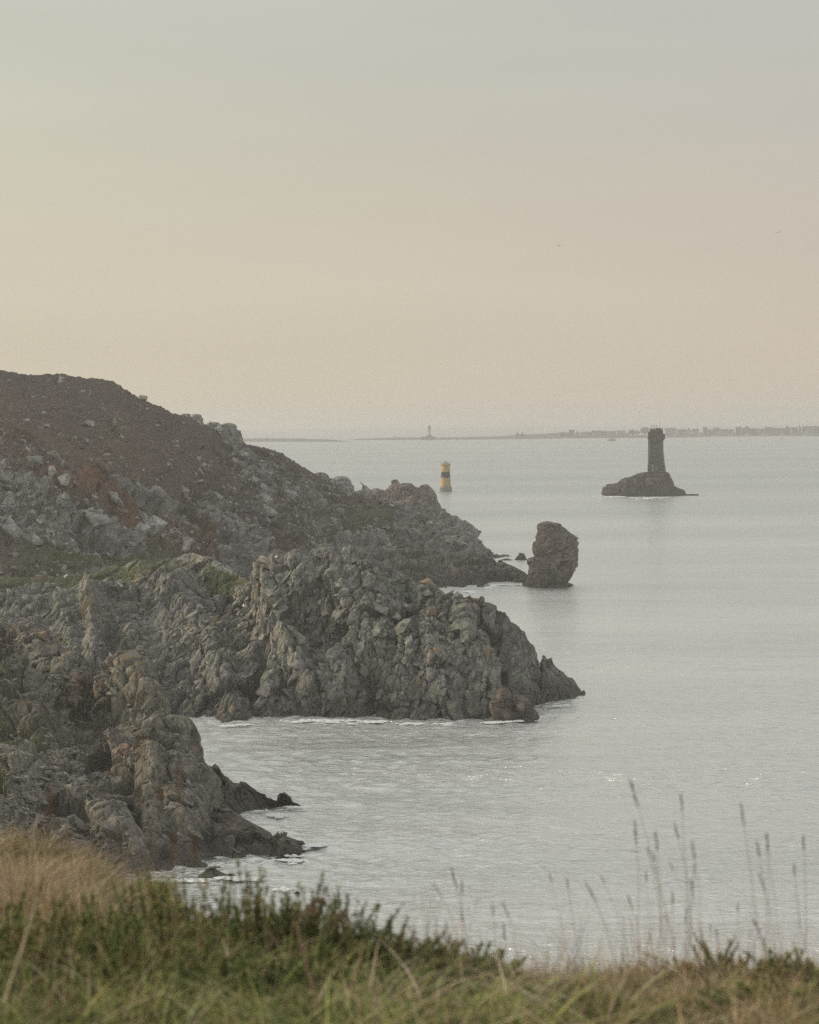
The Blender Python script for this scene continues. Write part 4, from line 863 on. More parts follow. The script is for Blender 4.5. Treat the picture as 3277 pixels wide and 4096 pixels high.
def far_tree(px, top, base, wpx, label, D=None):
    D = D or shore_D(px) + 120; c = at(px, top, D); zb_ = float(at(px, base, D)[2]); h = c[2] - zb_; W = wpx * D / F
    t = empty('tree', (c[0], D, zb_), label, 'tree', 'trees among the village houses')
    MB().tube((0, 0, -1), (0, 0, h * 0.6), W * 0.04, W * 0.02).build('trunk', M_TRUNK, t)
    rg_ = np.random.default_rng(int(px)); n = 420; u = rg_.normal(0, 1, (n, 3)); u /= np.linalg.norm(u, axis=1)[:, None]; u *= rg_.uniform(0.55, 1, (n, 1)) * (0.8 + 0.35 * vnoise(u * 2.2 + px, 4))[:, None]
    P_ = u * [W / 2, W / 2, h * 0.42] + [0, 0, h * 0.58]; e1 = rg_.normal(0, 1, (n, 3)) * W * 0.06; e2 = rg_.normal(0, 1, (n, 3)) * W * 0.06
    V = np.stack([P_ - e1, P_ + e1, P_ + e2], 1).reshape(-1, 3); link('crown', mesh_from('crown', V, np.arange(len(V)).reshape(-1, 3), M_LEAF), t)
far_tree(2530,1719,1742,30,'round dark tree on the shore midway between boat and lighthouse'); far_tree(2550,1722,1742,20,'smaller dark tree touching the round one left of the lighthouse')
far_tree(2581,1708,1742,42,'big broad dark tree just left of the lighthouse top'); far_tree(2605,1716,1742,24,'dark tree hidden partly behind the lighthouse top')
for px_m, tp in ((3098,1699),(3115,1700)):
    D = shore_D(px_m) + 150; c = at(px_m, tp, D); MB().tube((c[0], D, 0), (c[0], D, c[2]), 0.35, 0.15).build('mast', M_IRON, None, label='thin radio mast above the village roofs, %s of two' % ('left' if px_m < 3110 else 'right'), category='mast', group='masts over the village')
for i, (px_m, top, wd) in enumerate([(2071, 1729, 17), (2091, 1730, 15)]):
    D = float(on_z(px_m, 1757)[1]) + 110; a = at(px_m - wd / 2, 1745, D); b = at(px_m + wd / 2, 1745, D); c = at(px_m, top, D)
    profile_rock('rock_hummock', [(top, px_m - 2, px_m + 2), (top + 4, px_m - wd * .3, px_m + wd * .3), (top + 9, px_m - wd * .5, px_m + wd * .5), (1748, px_m - wd * .6, px_m + wd * .6)], D, M_SHORE, depth=0.9, n=24, m=16, disp=dr(5, 1.0, 33),
                 label='%s of the twin pointed hummocks on the low island' % ('left' if i == 0 else 'right'), category='rock', group='twin hummocks')
# far lighthouse on the island point
D = float(on_z(1718, 1760)[1]) + 60; mp = D / F; zz = lambda row: float(at(1718, row, D)[2]); xx = float(at(1718, 1745, D)[0])
fl = empty('lighthouse', (xx, D, zz(1752)), 'small pale distant lighthouse with a wide gallery on the low point at the horizon', 'lighthouse')
zl = lambda row: zz(row) - zz(1752); M_FL = plain('pale_tower', (0.24, 0.26, 0.26), 0.8, 0.15, 0.2)
MB().box(-34 * mp, 26 * mp, -6, 8, -3, zl(1746), 0.85).build('plinth', M_SHORE, fl); MB().box(-13 * mp, 12 * mp, -5, 5, zl(1746), zl(1740), 0.7).build('keeper_house', M_SHORE, fl)
MB().lathe([(6.2 * mp, zl(1740)), (4.9 * mp, zl(1730)), (4.6 * mp, zl(1717))], 20).build('tower_shaft', M_FL, fl)
MB().lathe([(7.6 * mp, zl(1717)), (7.6 * mp, zl(1715))], 20).build('lower_gallery', M_IRON, fl); MB().lathe([(5.0 * mp, zl(1715)), (5.0 * mp, zl(1710))], 20).build('lantern_room', M_GLASS, fl)
MB().lathe([(7.8 * mp, zl(1710)), (7.8 * mp, zl(1708.5))], 20).build('upper_gallery', M_IRON, fl); MB().lathe([(5.4 * mp, zl(1708.5)), (5.2 * mp, zl(1703)), (3.5 * mp, zl(1700.8)), (0.5, zl(1700))], 20).build('dome', M_FL, fl)
# white breaker on the reef
rg_ = np.random.default_rng(5); V = []; D = float(on_z(1497, 1757)[1]) - 8
for _ in range(260):
    px = rg_.normal(1495, 11); hh = max(0, rg_.normal(0.45, 0.3)) * (9 if abs(px - 1494) < 4 else 3.5); c = at(px, 1756, D); c = np.array([c[0], D + rg_.normal(0, 5), hh]); V += [c + rg_.normal(0, 0.7, 3) for _ in range(3)]
link('breaking_wave', mesh_from('breaking_wave', np.array(V), np.arange(len(V)).reshape(-1, 3), foam), label='white burst of a wave breaking on the reef left of the distant lighthouse', category='wave')

# boat, channel marker
D = float(on_z(2447, 1764)[1]); mp = D / F; c = at(2447, 1764, D)
bo = empty('boat', (c[0], D, 0), 'small grey-blue fishing boat on the water just off the island village', 'boat', rz=math.radians(62))
M_HULL = plain('hull_paint', (0.10, 0.16, 0.19), 0.6, 0.1, 0.5); M_CAB = plain('cabin_paint', (0.17, 0.23, 0.25), 0.6, 0.1, 0.5)
prof_ = [(-7, 2.6, 2.6), (-5, 3.4, 2.4), (0, 3.8, 2.4), (4, 3.2, 2.9), (7.5, 0.3, 4.0)]
V = []; 
for y, hw, zt_ in prof_: V += [(-hw, y, zt_), (-hw * 0.65, y * 0.93, -0.6), (hw * 0.65, y * 0.93, -0.6), (hw, y, zt_)]
Fc = [(i * 4 + j, (i + 1) * 4 + j, (i + 1) * 4 + (j + 1) % 4, i * 4 + (j + 1) % 4) for i in range(4) for j in range(4)] + [(0, 1, 2, 3), (19, 18, 17, 16)]
MB()._add(V, Fc).build('hull', M_HULL, bo); MB().box(-2.6, 2.6, -3.5, 2.0, 2.4, 6.6, 0.85).build('wheelhouse', M_CAB, bo); MB().box(-2.35, 2.35, 1.75, 1.95, 4.7, 5.8).build('windscreen', M_GLASS, bo)
MB().tube((0, -1, 6.6), (0, -1, 11), 0.14).tube((0, -1, 8.5), (0, -6, 7), 0.1).build('mast', M_IRON, bo); MB().tube((-2.4, -6, 2.4), (-2.4, -6, 6.4), .15).tube((2.4, -6, 2.4), (2.4, -6, 6.4), .15).tube((-2.4, -6, 6.4), (2.4, -6, 6.4), .15).build('gantry', M_IRON, bo)
D = float(on_z(3127, 1757)[1]); mp = D / F; c = at(3127, 1757, D); h = float(at(3127, 1749, D)[2])
bu = empty('channel_marker', (c[0], D, 0), 'tiny dark channel marker pole in the water off the right end of the village', 'marker')
MB().lathe([(1.0, -0.5), (0.9, 1.4), (0.4, 1.8)], 12).build('float', M_BLK, bu); MB().tube((0, 0, 1.6), (0, 0, h - .8), 0.45, 0.3).build('pole', M_BLK, bu); MB().lathe([(0.7, h - 1.1), (0.05, h)], 8).build('topmark', M_BLK, bu)

# ================================================================== SEABIRDS
M_BIRD = plain('bird_plumage', (0.10, 0.085, 0.07), 0.8, 0.3, 8); M_PLUME = plain('pale_plumage', (0.42, 0.41, 0.39), 0.8, 0.2, 8)
def bird(px, row, span, D, label, bank, yaw, raise_, mat, fold=0.5):
    """one continuous body with two bent, tapering wings, a head with a bill and a fanned tail"""
    V, Fc = [], []
    L_b = span * 0.42; sec = [(-0.50, .004, .004, 0), (-0.44, .030, .028, 0), (-0.36, .052, .050, .01), (-0.28, .040, .040, .005), (-0.12, .085, .080, -.01), (0.08, .090, .085, -.012), (0.28, .050, .050, 0), (0.36, .040, .018, .004), (0.52, .085, .004, .006)]
    n = 10
    for y, a, b, dz in sec:
        for k in range(n): V.append((L_b * a * 1.0 * math.cos(2 * math.pi * k / n), L_b * y, L_b * (b * math.sin(2 * math.pi * k / n) + dz)))
    for j in range(len(sec) - 1):
        for k in range(n): Fc.append((j * n + k, j * n + (k + 1) % n, (j + 1) * n + (k + 1) % n, (j + 1) * n + k))
    me = bpy.data.meshes.new('bird'); 
    for s_ in (-1, 1):
        b0 = len(V)
        for t, (cx, z, lead, trail, th) in enumerate([(0.02, 0.0, -.16, .16, .02), (0.16, raise_[0] * .5, -.20, .15, .014), (0.40, raise_[0], -.22, .12, .010), (0.70, raise_[1], -.08, .13, .006), (1.0, raise_[2], .14, .18, .002)]):
            x = s_ * span / 2 * cx; zz_ = span / 2 * z
            V.extend([(x, L_b * lead, zz_), (x, L_b * (lead + trail) / 2, zz_ + span * th), (x, L_b * trail, zz_), (x, L_b * (lead + trail) / 2, zz_ - span * th * .4)])
        for t in range(4):
            for k in range(4): Fc.append((b0 + t * 4 + k, b0 + t * 4 + (k + 1) % 4, b0 + t * 4 + 4 + (k + 1) % 4, b0 + t * 4 + 4 + k))
    me.from_pydata(V, [], Fc); me.materials.append(mat); me.update()
    o = link('seabird', me, label=label, category='bird'); c = at(px, row, D)
    o.matrix_world = Matrix.Translation(Vector(c)) @ Matrix.Rotation(yaw, 4, 'Z') @ Matrix.Rotation(bank, 4, 'Y')
    return o
bird(3114, 930, 0.78, 250, 'dark seabird gliding high on the right with one wing raised', -0.16, math.radians(-30), (.16, .14, .10), M_BIRD)
bird(2237, 983, 1.05, 250, 'slender seabird gliding straight on with long drooping wings', 0.04, 0.1, (.14, .08, -.12), M_BIRD)
bird(336, 1353, 1.0, 700, 'tiny seabird above the hill, the left one of two specks', 0.1, 1.3, (.1, .2, .3), M_BIRD)
bird(434, 1387, 1.0, 800, 'tiny seabird above the hill, the right one of two specks', -0.1, 1.2, (.1, .15, .2), M_BIRD)
bird(842, 1690, 1.3, 690, 'seabird standing out against the sky over the ridge outcrops', 0.5, 1.2, (.3, .5, .6), M_BIRD)

# ================================================================== STONES WITH A COLOUR OF THEIR OWN
M_GUANO = plain('bird_whitened_rock', (0.62, 0.61, 0.58), 0.9, 0.15, 2.0)
n_l = NT('lichen_rock', 0.9, 0.2); M_LICHEN = n_l.base(n_l.mix(n_l.rng(n_l.noise(1.6, 6, None, 0.7), 0.44, 0.62), (0.22, 0.21, 0.18), (0.32, 0.215, 0.10))).m
def own_stones(land, name, variants, spots, mat, seed):
    L = LAND[land]; fl_ = (L['T'] <= 1.0) & (L['T'] > 0); fpx, frw, fg, fn = L['PX'][fl_], L['RW'][fl_], L['G'][fl_], L['Nb'][fl_]; rg_ = np.random.default_rng(seed)
    for px, row, wpx, hpx in spots:
        i = np.argmin((fpx - px) ** 2 + (frw - row) ** 2); p = fg[i]; k = p[1] / F
        o = bpy.data.objects.new(name, variants[rg_.integers(len(variants))].copy()); o.data.materials.clear(); o.data.materials.append(mat); COL.objects.link(o); o.parent = LAND[land]['obj']
        o.matrix_world = Matrix.Translation(Vector(p + fn[i] * -0.15 + np.array([0, -0.2, -0.1]))) @ Matrix.Rotation(rg_.uniform(-.5, .5), 4, 'Y') @ Matrix.Rotation(rg_.uniform(-.6, .6), 4, 'Z') @ Matrix.Diagonal((wpx * k * 1.0, min(wpx, hpx) * k * 1.5, hpx * k * 1.1, 1))
own_stones('middle_headland', 'whitened_stone', VB, [(236,2352,40,16),(480,2338,36,18),(1055,2226,44,10),(1105,2222,20,7),(700,2308,34,10),(980,2420,26,12),(260,2262,18,14)], M_GUANO, 1)
own_stones('middle_headland', 'lichen_stone', VB, [(1708,2332,64,44),(1795,2378,62,30),(1722,2444,36,40),(1748,2600,34,34),(1614,2632,34,18),(736,2288,44,44),(1130,2212,50,26),(155,2308,40,34),(345,2420,50,80),(350,2490,50,34),(500,2355,50,26),(1225,2650,18,18),(930,2830,26,40),(1680,2750,56,70),(1945,2620,34,90),(1960,2640,30,60),(1515,2310,30,24),(545,2350,34,20)], M_LICHEN, 2)
own_stones('near_headland', 'lichen_stone', VC, [(520,2620,90,40),(560,2650,60,36),(400,2760,80,40),(770,2985,24,30),(200,2600,60,80),(160,2540,50,60),(240,2640,50,60),(110,2640,40,40),(700,2900,60,30)], M_LICHEN, 3)

# ================================================================== FOREGROUND BANK
EDGE = [(-900,19),(-200,19),(300,18.5),(560,17.2),(660,15.5),(760,12),(1500,10.7),(2400,10.5),(3500,10.5),(4300,10.6)]
def bank_z(x, y):
    px = 1638.5 + F * x / np.maximum(y, 0.5); e = interp(EDGE, px)
    z = CAM_H - (1.0 + 0.135 * y) - 1.1 * np.clip(y - e, 0, None) + 0.05 * fbm(np.stack([x / 0.7, y / 0.7, x * 0], -1), 3, 61)
    return z + 0.10 * np.exp(-((px - 120) / 170) ** 2) * (y > 12) - 0.12 * np.exp(-((px - 430) / 90) ** 2) * (y > 12) - 0.05 * np.clip((px - 1450) / 250, 0, 1) * (y > 8.5)
nG = NT('bank_soil', 0.95, 0.1); M_BANK = nG.base(nG.mix(nG.rng(nG.noise(2.5, 6), 0.35, 0.65), (0.055, 0.048, 0.026), (0.085, 0.088, 0.035))).m
gx = np.concatenate([np.linspace(-60, -6, 24), np.linspace(-5.9, 5.9, 110), np.linspace(6, 60, 24)]); gy = np.concatenate([np.linspace(-12, 5, 12), np.linspace(5.1, 22, 130), np.linspace(22.5, 52, 20)])
GX, GY = np.meshgrid(gx, gy); link('foreground_bank', mesh_from('foreground_bank', np.stack([GX, GY, bank_z(GX, GY)], -1), grid_faces(len(gy), len(gx)), M_BANK, smooth=True), kind='structure')

nV = NT('grass_blade', 0.75, 0.2); cv, _ = nV.attr('tint'); nV.base(cv); nV.b.inputs['Transmission Weight'].default_value = 0.0
nV.b.inputs['Subsurface Weight'].default_value = 0.0; M_GRASS = nV.m
def blades(x, y, h, wd, lean, col, rg_, seg=3, z0=None, curl=0.9):
    """tapering curved ribbons; arrays per blade; returns verts, quads, colours"""
    n = len(x); z = bank_z(x, y) if z0 is None else z0; a = rg_.uniform(0, 2 * np.pi, n); f = rg_.uniform(0, np.pi, n)
    V = np.empty((n, seg + 1, 2, 3)); t = np.linspace(0, 1, seg + 1)
    for j, tt in enumerate(t):
        r_ = h * (lean * tt + curl * lean * tt ** 2.5); zz_ = h * (tt - 0.45 * np.minimum(lean, 1.2) * tt ** 2.5)
        cx, cy = x + np.cos(a) * r_, y + np.sin(a) * r_; ww = wd * (1 - tt ** 1.6) * 0.5 + 0.0003
        for k, s_ in enumerate((-1, 1)):
            V[:, j, k] = np.stack([cx + s_ * ww * np.cos(f), cy + s_ * ww * np.sin(f), z + zz_], -1)
    base = (np.arange(n) * (seg + 1) * 2)[:, None, None]; q = np.array([[2 * j, 2 * j + 1, 2 * j + 3, 2 * j + 2] for j in range(seg)])
    C = np.repeat(col[:, None, :], (seg + 1) * 2, 1)
    return V.reshape(-1, 3), (base + q[None]).reshape(-1, 4), C.reshape(-1, 3)
def cat(parts):
    V, Q, C, b = [], [], [], 0
    for v, q, c in parts: V.append(v); Q.append(q + b); C.append(c); b += len(v)
    return np.vstack(V), np.vstack(Q), np.vstack(C)
def pal(n, rg_, cols, wts, var=0.25):
    c = np.array(cols)[rg_.choice(len(cols), n, p=np.array(wts) / sum(wts))]; return np.clip(c * rg_.uniform(1 - var, 1 + var, (n, 1)) * rg_.uniform(0.92, 1.08, (n, 3)), 0.005, 1)
TAN, STRAW, RUST, OLIVE, GREEN, DARKG, LIME = (0.42,0.31,0.20), (0.55,0.46,0.32), (0.33,0.21,0.14), (0.33,0.30,0.13), (0.22,0.27,0.085), (0.11,0.14,0.05), (0.44,0.48,0.15)
def spots_in(n, px0, px1, y0, y1, rg_):
    y = np.sqrt(rg_.uniform(y0 ** 2, y1 ** 2, n)); px = rg_.uniform(px0, px1, n); return (px - 1638.5) / F * y, y, px
rv = np.random.default_rng(42)
parts = []
# dry tussocky grass of the mound
x, y, px = spots_in(34000, -260, 800, 11.6, 19.5, rv); e = interp(EDGE, px); k = y < e + 0.5; x, y, px = x[k], y[k], px[k]
tuft = vnoise(np.stack([x / 0.55, y / 0.55, x * 0], -1), 8); h = (0.05 + 0.46 * tuft ** 1.3) * interp([(-260,1.15),(120,1.1),(200,.75),(380,1.0),(470,.55),(640,.45),(800,.4)], px) * rv.uniform(.7, 1.15, len(x))
gmix = fbm(np.stack([x / 0.9, y / 0.9, x * 0], -1), 3, 5)
col = np.where((gmix > 0.14)[:, None], pal(len(x), rv, [OLIVE, GREEN, TAN], [4, 3.5, 2]), pal(len(x), rv, [TAN, STRAW, RUST, OLIVE], [4, 3, 1.8, 2.4]))
parts.append(blades(x, y, h, rv.uniform(.003, .007, len(x)), np.abs(rv.normal(.45, .30, len(x))), col * (0.70 + 0.55 * vnoise(np.stack([x / 0.35, y / 0.35, x * 0], -1), 66))[:, None], rv))
V, Q, C = cat(parts); link('dry_grass', mesh_from('dry_grass', V, Q, M_GRASS, {'tint': C}), kind='stuff')
# mixed turf of the bank
parts = []
x, y, px = spots_in(42000, -260, 3560, 6.2, 11.3, rv); e = interp(EDGE, px); k = y < np.minimum(e + 0.35, 11.3); x, y, px = x[k], y[k], px[k]
tuft = vnoise(np.stack([x / 0.30, y / 0.30, x * 0], -1), 18); g1 = 1.7 * fbm(np.stack([x / 0.38, y / 0.8, x * 0], -1), 3, 15)
h = (0.05 + 0.27 * tuft ** 1.4) * rv.uniform(.6, 1.2, len(x)) * interp([(-260,1.2),(1400,1.0),(1650,.62),(3560,.55)], px) * np.where(px > 1500, interp([(6,1.5),(8.5,1.2),(9.8,.8),(12,.7)], y), 1)
right = px > 2650
cg = pal(len(x), rv, [GREEN, OLIVE, LIME, DARKG, TAN], [4, 3, 2.2, 3, 1.2]); cb = pal(len(x), rv, [TAN, OLIVE, RUST, STRAW, DARKG, GREEN], [4.5, 3, 2, 1.6, 1.5, 1.2])
col = np.where((g1 + 0.25 * (px < 1500) - 0.35 * right > -0.05)[:, None], cg, cb) * (0.62 + 0.72 * vnoise(np.stack([x / 0.16, y / 0.25, x * 0], -1), 55))[:, None]
parts.append(blades(x, y, h, rv.uniform(.003, .008, len(x)), np.abs(rv.normal(.45, .35, len(x))), col, rv))
x, y, px = spots_in(2300, -260, 1560, 8.5, 9.75, rv); parts.append(blades(x, y, rv.uniform(.14, .40, len(x)) * interp([(-260,1),(1200,.95),(1400,.6),(1560,.4)], px), rv.uniform(.003, .007, len(x)), np.abs(rv.normal(.35, .25, len(x))), pal(len(x), rv, [OLIVE, GREEN, TAN, STRAW, RUST, LIME], [4, 3, 2.6, 1.6, 1.2, 1]), rv, 4))
x, y, px = spots_in(700, 1560, 3420, 8.8, 10.4, rv); parts.append(blades(x, y, rv.uniform(.18, .50, len(x)) * (0.6 + 0.6 * vnoise(np.stack([px / 160, y * 0, y * 0], -1), 3)), rv.uniform(.0012, .0022, len(x)), np.abs(rv.normal(.18, .12, len(x))), pal(len(x), rv, [STRAW, TAN, RUST], [3, 3, 1.5]), rv, 4, curl=0.6))
x, y, px = spots_in(2600, 1560, 3560, 9.2, 10.6, rv); parts.append(blades(x, y, rv.uniform(.05, .17, len(x)), rv.uniform(.002, .005, len(x)), np.abs(rv.normal(.3, .25, len(x))), pal(len(x), rv, [STRAW, TAN, OLIVE, RUST, GREEN], [3, 3, 2, 1.5, 1.5]), rv, 3))
# broad bright blades low in the frame
x, y, px = spots_in(900, -260, 2500, 7.0, 8.9, rv); parts.append(blades(x, y, rv.uniform(.14, .34, len(x)), rv.uniform(.005, .011, len(x)), np.abs(rv.normal(.7, .35, len(x))), pal(len(x), rv, [LIME, GREEN, STRAW, OLIVE], [2.4, 3, 2.0, 3]), rv, 5, curl=1.3))
x, y, px = spots_in(500, -260, 3500, 6.4, 9.5, rv); parts.append(blades(x, y, rv.uniform(.14, .30, len(x)), rv.uniform(.005, .010, len(x)), np.abs(rv.normal(.8, .4, len(x))), pal(len(x), rv, [STRAW, TAN, (0.42,0.36,0.25)], [3, 3, 1]), rv, 5, curl=1.3))
V, Q, C = cat(parts); link('bank_grass', mesh_from('bank_grass', V, Q, M_GRASS, {'tint': C}), kind='stuff')

def gorse(px, y, h, w_, label, n_sh=150, dark=0.0, name='gorse_bush', cat_='bush', brown=0.08):
    x0 = (px - 1638.5) / F * y; t = empty(name, (x0, y, float(bank_z(np.array([x0]), np.array([y]))[0])), label, cat_)
    r_ = np.random.default_rng(int(px * 7 + y * 100)); V, Q, C, b = [], [], [], 0; SV, SF = [], []
    for i in range(n_sh):
        rr = math.sqrt(r_.uniform()) * w_; an = r_.uniform(0, 6.28); bx_, by_ = rr * math.cos(an), rr * math.sin(an) * 0.8
        hh = h * (r_.uniform(.5, .92) if i % 6 else r_.uniform(.95, 1.2)) * (1 - 0.45 * (rr / w_) ** 2); lx, ly = r_.normal(0, .10) + bx_ * 0.35, r_.normal(0, .10) + by_ * 0.35
        m = 64; tt = r_.uniform(.30, 1.0, m); ang = r_.uniform(0, 6.28, m); ln = r_.uniform(.020, .044, m) * (1.25 - tt * .55)
        c = np.stack([bx_ + lx * tt, by_ + ly * tt, hh * tt], -1); d = np.stack([np.cos(ang), np.sin(ang), r_.uniform(.5, 1.3, m)], -1); d /= np.linalg.norm(d, axis=1)[:, None]
        sd = np.stack([-np.sin(ang), np.cos(ang), ang * 0], -1) * .0052
        V.append(np.stack([c - sd, c + sd, c + d * ln[:, None]], 1).reshape(-1, 3)); Q.append(np.arange(3 * m).reshape(-1, 3) + b); b += 3 * m
        base = np.array(RUST if r_.uniform() < brown else DARKG) * r_.uniform(.8, 1.5) * (1 - dark * .4); tip = np.array(OLIVE if r_.uniform() < .4 else GREEN) * r_.uniform(.7, 1.1)
        cc = base[None] * (1 - tt[:, None] ** 2.2) + tip[None] * tt[:, None] ** 2.2; C.append(np.repeat(cc, 3, 0))
        SV.append(((bx_, by_, -0.03), (bx_ + lx, by_ + ly, hh)))
    link('foliage', mesh_from('foliage', np.vstack(V), np.vstack(Q), M_GRASS, {'tint': np.vstack(C)}), t)
    m = MB()
    for a, b_ in SV[::2]: m.tube(a, b_, .0035, .0015, 4)
    m.build('stems', M_TRUNK, t); return t
BUSH = [(-40,9.3,.38,.42,'dark green gorse bush cut by the left edge of the photo'),(170,9.0,.34,.40,'green gorse bush behind the leaning pale stalk'),(400,9.3,.36,.40,'low green gorse bush below the rounded dry mound'),(600,9.6,.38,.34,'gorse bush where the dry mound meets the green shrubs'),
 (745,9.5,.46,.26,'gorse bush with upright shoots, first against the water from the left'),(940,9.3,.48,.30,'tallest gorse bush, its brown-tipped shoots against the water'),(1110,9.4,.42,.30,'gorse bush right of the tallest one'),(1270,9.5,.37,.28,'gorse bush carrying the curled brown bracken'),
 (1410,9.5,.27,.26,'small gorse bush on the descending edge below the bracken'),(1560,9.8,.19,.28,'low dark gorse bush at the foot of the descending edge'),(1740,10.0,.16,.26,'low gorse clump at the start of the level bank'),
 (2790,10.1,.16,.10,'small dark upright sprig left of two alike on the right bank'),(2905,10.1,.19,.10,'dark upright sprig in the middle of the right bank'),(3040,10.1,.17,.12,'dark upright sprig right of the middle one'),(3200,9.9,.14,.16,'low bush on the bank near the right edge'),(780,7.9,.16,.5,'low green tangle in front of the tall gorse bushes'),(1250,7.8,.14,.45,'low green tangle below the pale arched grass blades'),(250,7.6,.20,.34,'low green tangle right of the foot of the leaning pale stalk'),
 (60,8.3,.26,.30,'dark bushy clump behind the leaning pale stalk'),(560,8.5,.28,.26,'dark green clump in front of the mound, left of middle'),(560,7.3,.16,.24,'small dark clump at the bottom edge, left of middle'),(1030,8.4,.24,.26,'dark green clump below the brown sprigs'),(1000,7.2,.15,.22,'small dark clump at the bottom edge below the brown sprigs'),
 (1500,8.6,.18,.26,'dark clump below the curled bracken at the foot of the slope'),(1560,7.5,.12,.22,'small dark clump at the bottom edge near the middle'),(2050,8.9,.13,.22,'low dark clump where the thin stalks begin'),(2330,7.9,.11,.24,'low dark clump under the middle stalks'),(3120,8.2,.14,.22,'low dark clump under the rightmost stalks')]
for px, y, h, w_, lb in BUSH: gorse(px, y, h * 1.04, w_, lb, 160 if w_ > .15 else 26, dark=.5 if 'dark' in lb else 0)

M_STRAW = plain('dry_straw', (0.34, 0.27, 0.17), 0.9, 0.2, 30); M_RBROWN = plain('dry_brown', (0.28, 0.19, 0.135), 0.9, 0.25, 30); M_SEED = plain('seed_head', (0.25, 0.165, 0.105), 0.9, 0.3, 60)
def stalk(name, pts, r0, mat, label, cat_, head=0.0, group=None, y=9.0, yb=None):
    """pts are (px,row) from the root to the tip, standing at distance y"""
    P_ = [Vector(at(px, row, y)) for px, row in pts]
    t = empty(name, P_[0], label, cat_, group); m = MB(); n = len(P_)
    for i in range(n - 1): m.tube(P_[i] - P_[0], P_[i + 1] - P_[0], r0 * (1 - .55 * i / n), r0 * (1 - .55 * (i + 1) / n), 5)
    m.build('stem', mat, t)
    if head:
        d = (P_[-1] - P_[-2]).normalized(); m = MB(); c = P_[-1] - P_[0]; r_ = random.Random(int(pts[-1][0]))
        for k in range(16):
            q = c + d * head * (k / 16 - .75); o_ = Vector((r_.uniform(-1, 1), r_.uniform(-1, 1), r_.uniform(.2, 1))) * head * .10
            m.tube(q, q + o_ + d * head * .12, .0026, .0008, 4)
        m.build('seed_head', M_SEED, t)
    return t
stalk('dead_stalk', [(20,4010),(45,3930),(85,3810),(118,3700),(152,3585)], .0068, plain('bleached_stalk', (0.44, 0.38, 0.27), 0.9, 0.2, 30), 'thick bleached dead stalk leaning right in the lower left corner', 'stalk', y=7.4)
stalk('dead_stalk', [(1290,4096),(1250,3950),(1215,3800),(1185,3690)], .0055, M_RBROWN, 'brown dead stalk standing in front of the gorse bush right of the tallest one', 'stalk', y=7.8)
stalk('dead_stalk', [(1390,4020),(1410,3930),(1440,3840),(1452,3765)], .0042, M_STRAW, 'pale thin dead stalk leaning right below the curled bracken', 'stalk', y=8.0)
t = stalk('dead_bracken', [(1335,3860),(1325,3760),(1300,3680),(1290,3630),(1285,3600)], .004, M_RBROWN, 'curled brown bracken frond drooping over the gorse against the water', 'fern', y=9.3)
P0 = Vector(at(1335, 3860, 9.3))
for arc in ([(1200,3665),(1225,3630),(1262,3600),(1290,3588),(1306,3610),(1312,3660)], [(1318,3690),(1345,3660),(1375,3640),(1388,3655),(1376,3720)], [(1240,3640),(1255,3625),(1272,3640)]):
    m = MB(); pp = [Vector(at(a, b, 9.3)) - P0 for a, b in arc]
    for a, b in zip(pp[:-1], pp[1:]):
        m.tube(a, b, .004, .003, 5)
        for k in range(9):
            q = a.lerp(b, k / 9); o_ = Vector((random.uniform(-.018, .018), random.uniform(-.02, .02), random.uniform(-.045, .0))); m.tube(q, q + o_, .0045, .001, 4)
    m.build('frond', M_RBROWN, t)
G_R = 'tall seeding grasses over the right bank'
TALL = [([(2712,3880),(2690,3740),(2648,3580),(2600,3400),(2562,3260),(2527,3150)], .11, 'tallest seeding grass stalk, bending left, its tip highest of all in the photo'),
 ([(2560,3900),(2552,3700),(2556,3500),(2540,3310)], .09, 'dark upright grass stalk just left of the tallest bent one'),
 ([(2740,3900),(2752,3700),(2742,3450),(2726,3195)], .07, 'very thin straight grass stalk right of the tallest bent one'),
 ([(3056,3880),(3030,3700),(3005,3500),(2985,3360),(2968,3240)], .08, 'tall thick-stemmed grass leaning left at the right of the bank'),
 ([(3245,3890),(3200,3700),(3185,3560),(3177,3470)], .05, 'grass stalk with a short dark seed head nearest the right edge'),
 ([(2757,3890),(2760,3700),(2772,3560),(2779,3465)], .05, 'stalk with a dark oval seed head leaning right'),
 ([(2470,3890),(2420,3700),(2380,3600),(2352,3550)], .08, 'grass stalk bending left with a bare curved tip mid bank'),
 ([(1880,3850),(1858,3700),(1835,3580),(1812,3495)], .09, 'leaning dark grass stalk where the level bank begins')]
for p_, hd, lb in TALL: stalk('grass_stalk', p_, 0.0016, M_RBROWN if 'dark' in lb or 'thick' in lb else M_STRAW, lb, 'grass stalk', hd, G_R, y=9.4 + 0.3 * random.random())
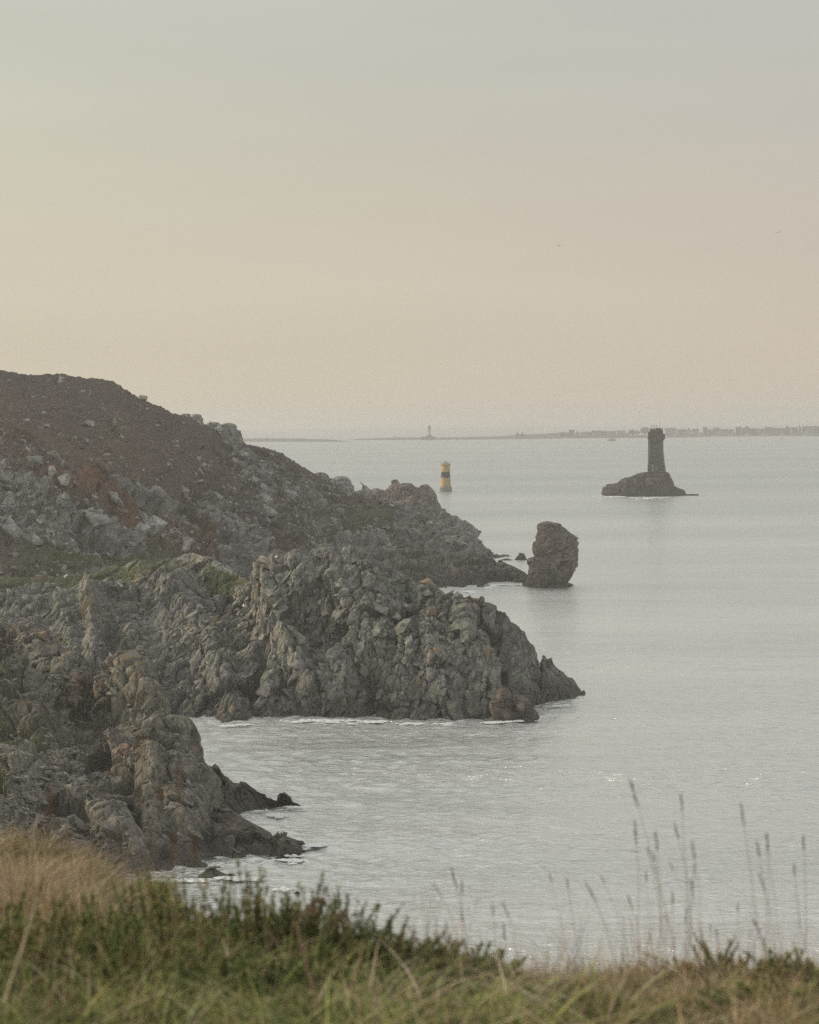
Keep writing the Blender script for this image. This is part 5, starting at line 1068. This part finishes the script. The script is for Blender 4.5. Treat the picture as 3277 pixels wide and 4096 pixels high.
rs = random.Random(4)
ORD = 'first second third fourth fifth sixth seventh eighth ninth tenth eleventh twelfth thirteenth fourteenth fifteenth sixteenth seventeenth eighteenth nineteenth twentieth'.split()
ORD += ['twenty-' + k for k in ORD[:9]] + ['thirtieth'] + ['thirty-' + k for k in ORD[:9]] + ['fortieth']
thin = []
for i in range(40):
    bx_ = rs.choice([rs.uniform(1660, 2060), rs.uniform(2250, 3260), rs.uniform(2450, 3100)]); top = 3890 - rs.uniform(120, 600) * (0.62 if bx_ < 2100 else 1); ln = rs.uniform(-150, 10) * (3890 - top) / 500; bow = rs.uniform(-30, 10)
    thin.append((bx_ + ln, bx_, top, ln, bow))
for i, (tipx, bx_, top, ln, bow) in enumerate(sorted(thin)):
    straw = rs.random() < .5
    stalk('grass_stalk', [(bx_, 3905), (bx_ + ln * .25 - bow, 3905 - (3905 - top) * .33), (bx_ + ln * .6 - bow, 3905 - (3905 - top) * .68), (bx_ + ln, top)], rs.uniform(.0009, .0016), M_STRAW if straw else M_RBROWN,
          '%s %s grass stalk, %s from left of the thin stalks' % ('short' if top > 3560 else 'tall', 'straw-coloured' if straw else 'brown', ORD[i]), 'grass stalk', rs.uniform(.03, .07), G_R, y=rs.uniform(8.6, 10.2))
for i, (px, tp, tl) in enumerate(((200,3180,10),(275,3340,20),(565,2960,40),(640,3180,-60),(690,3360,10),(720,3090,-20),(770,3370,30))):
    stalk('grass_stalk', [(px + tl, 3860), (px + tl * .7, 3600), (px, tp)], .0016, M_STRAW, '%s from the left of the blurred pale grass stalks before the near cliff' % ORD[i], 'grass stalk', .07, 'blurred grasses before the near cliff', y=5.2)
for px, tp, lb in ((940,3540,'second from left'),(985,3530,'highest'),(900,3590,'leftmost'),(1025,3610,'rightmost')):
    stalk('brown_sprig', [(px - 6, 3760), (px - 3, 3660), (px, tp)], .0042, M_RBROWN, lb + ' of four brown seed sprigs sticking up from the tallest gorse bush', 'sprig', .05, 'brown sprigs over the tallest gorse bush', y=9.3)
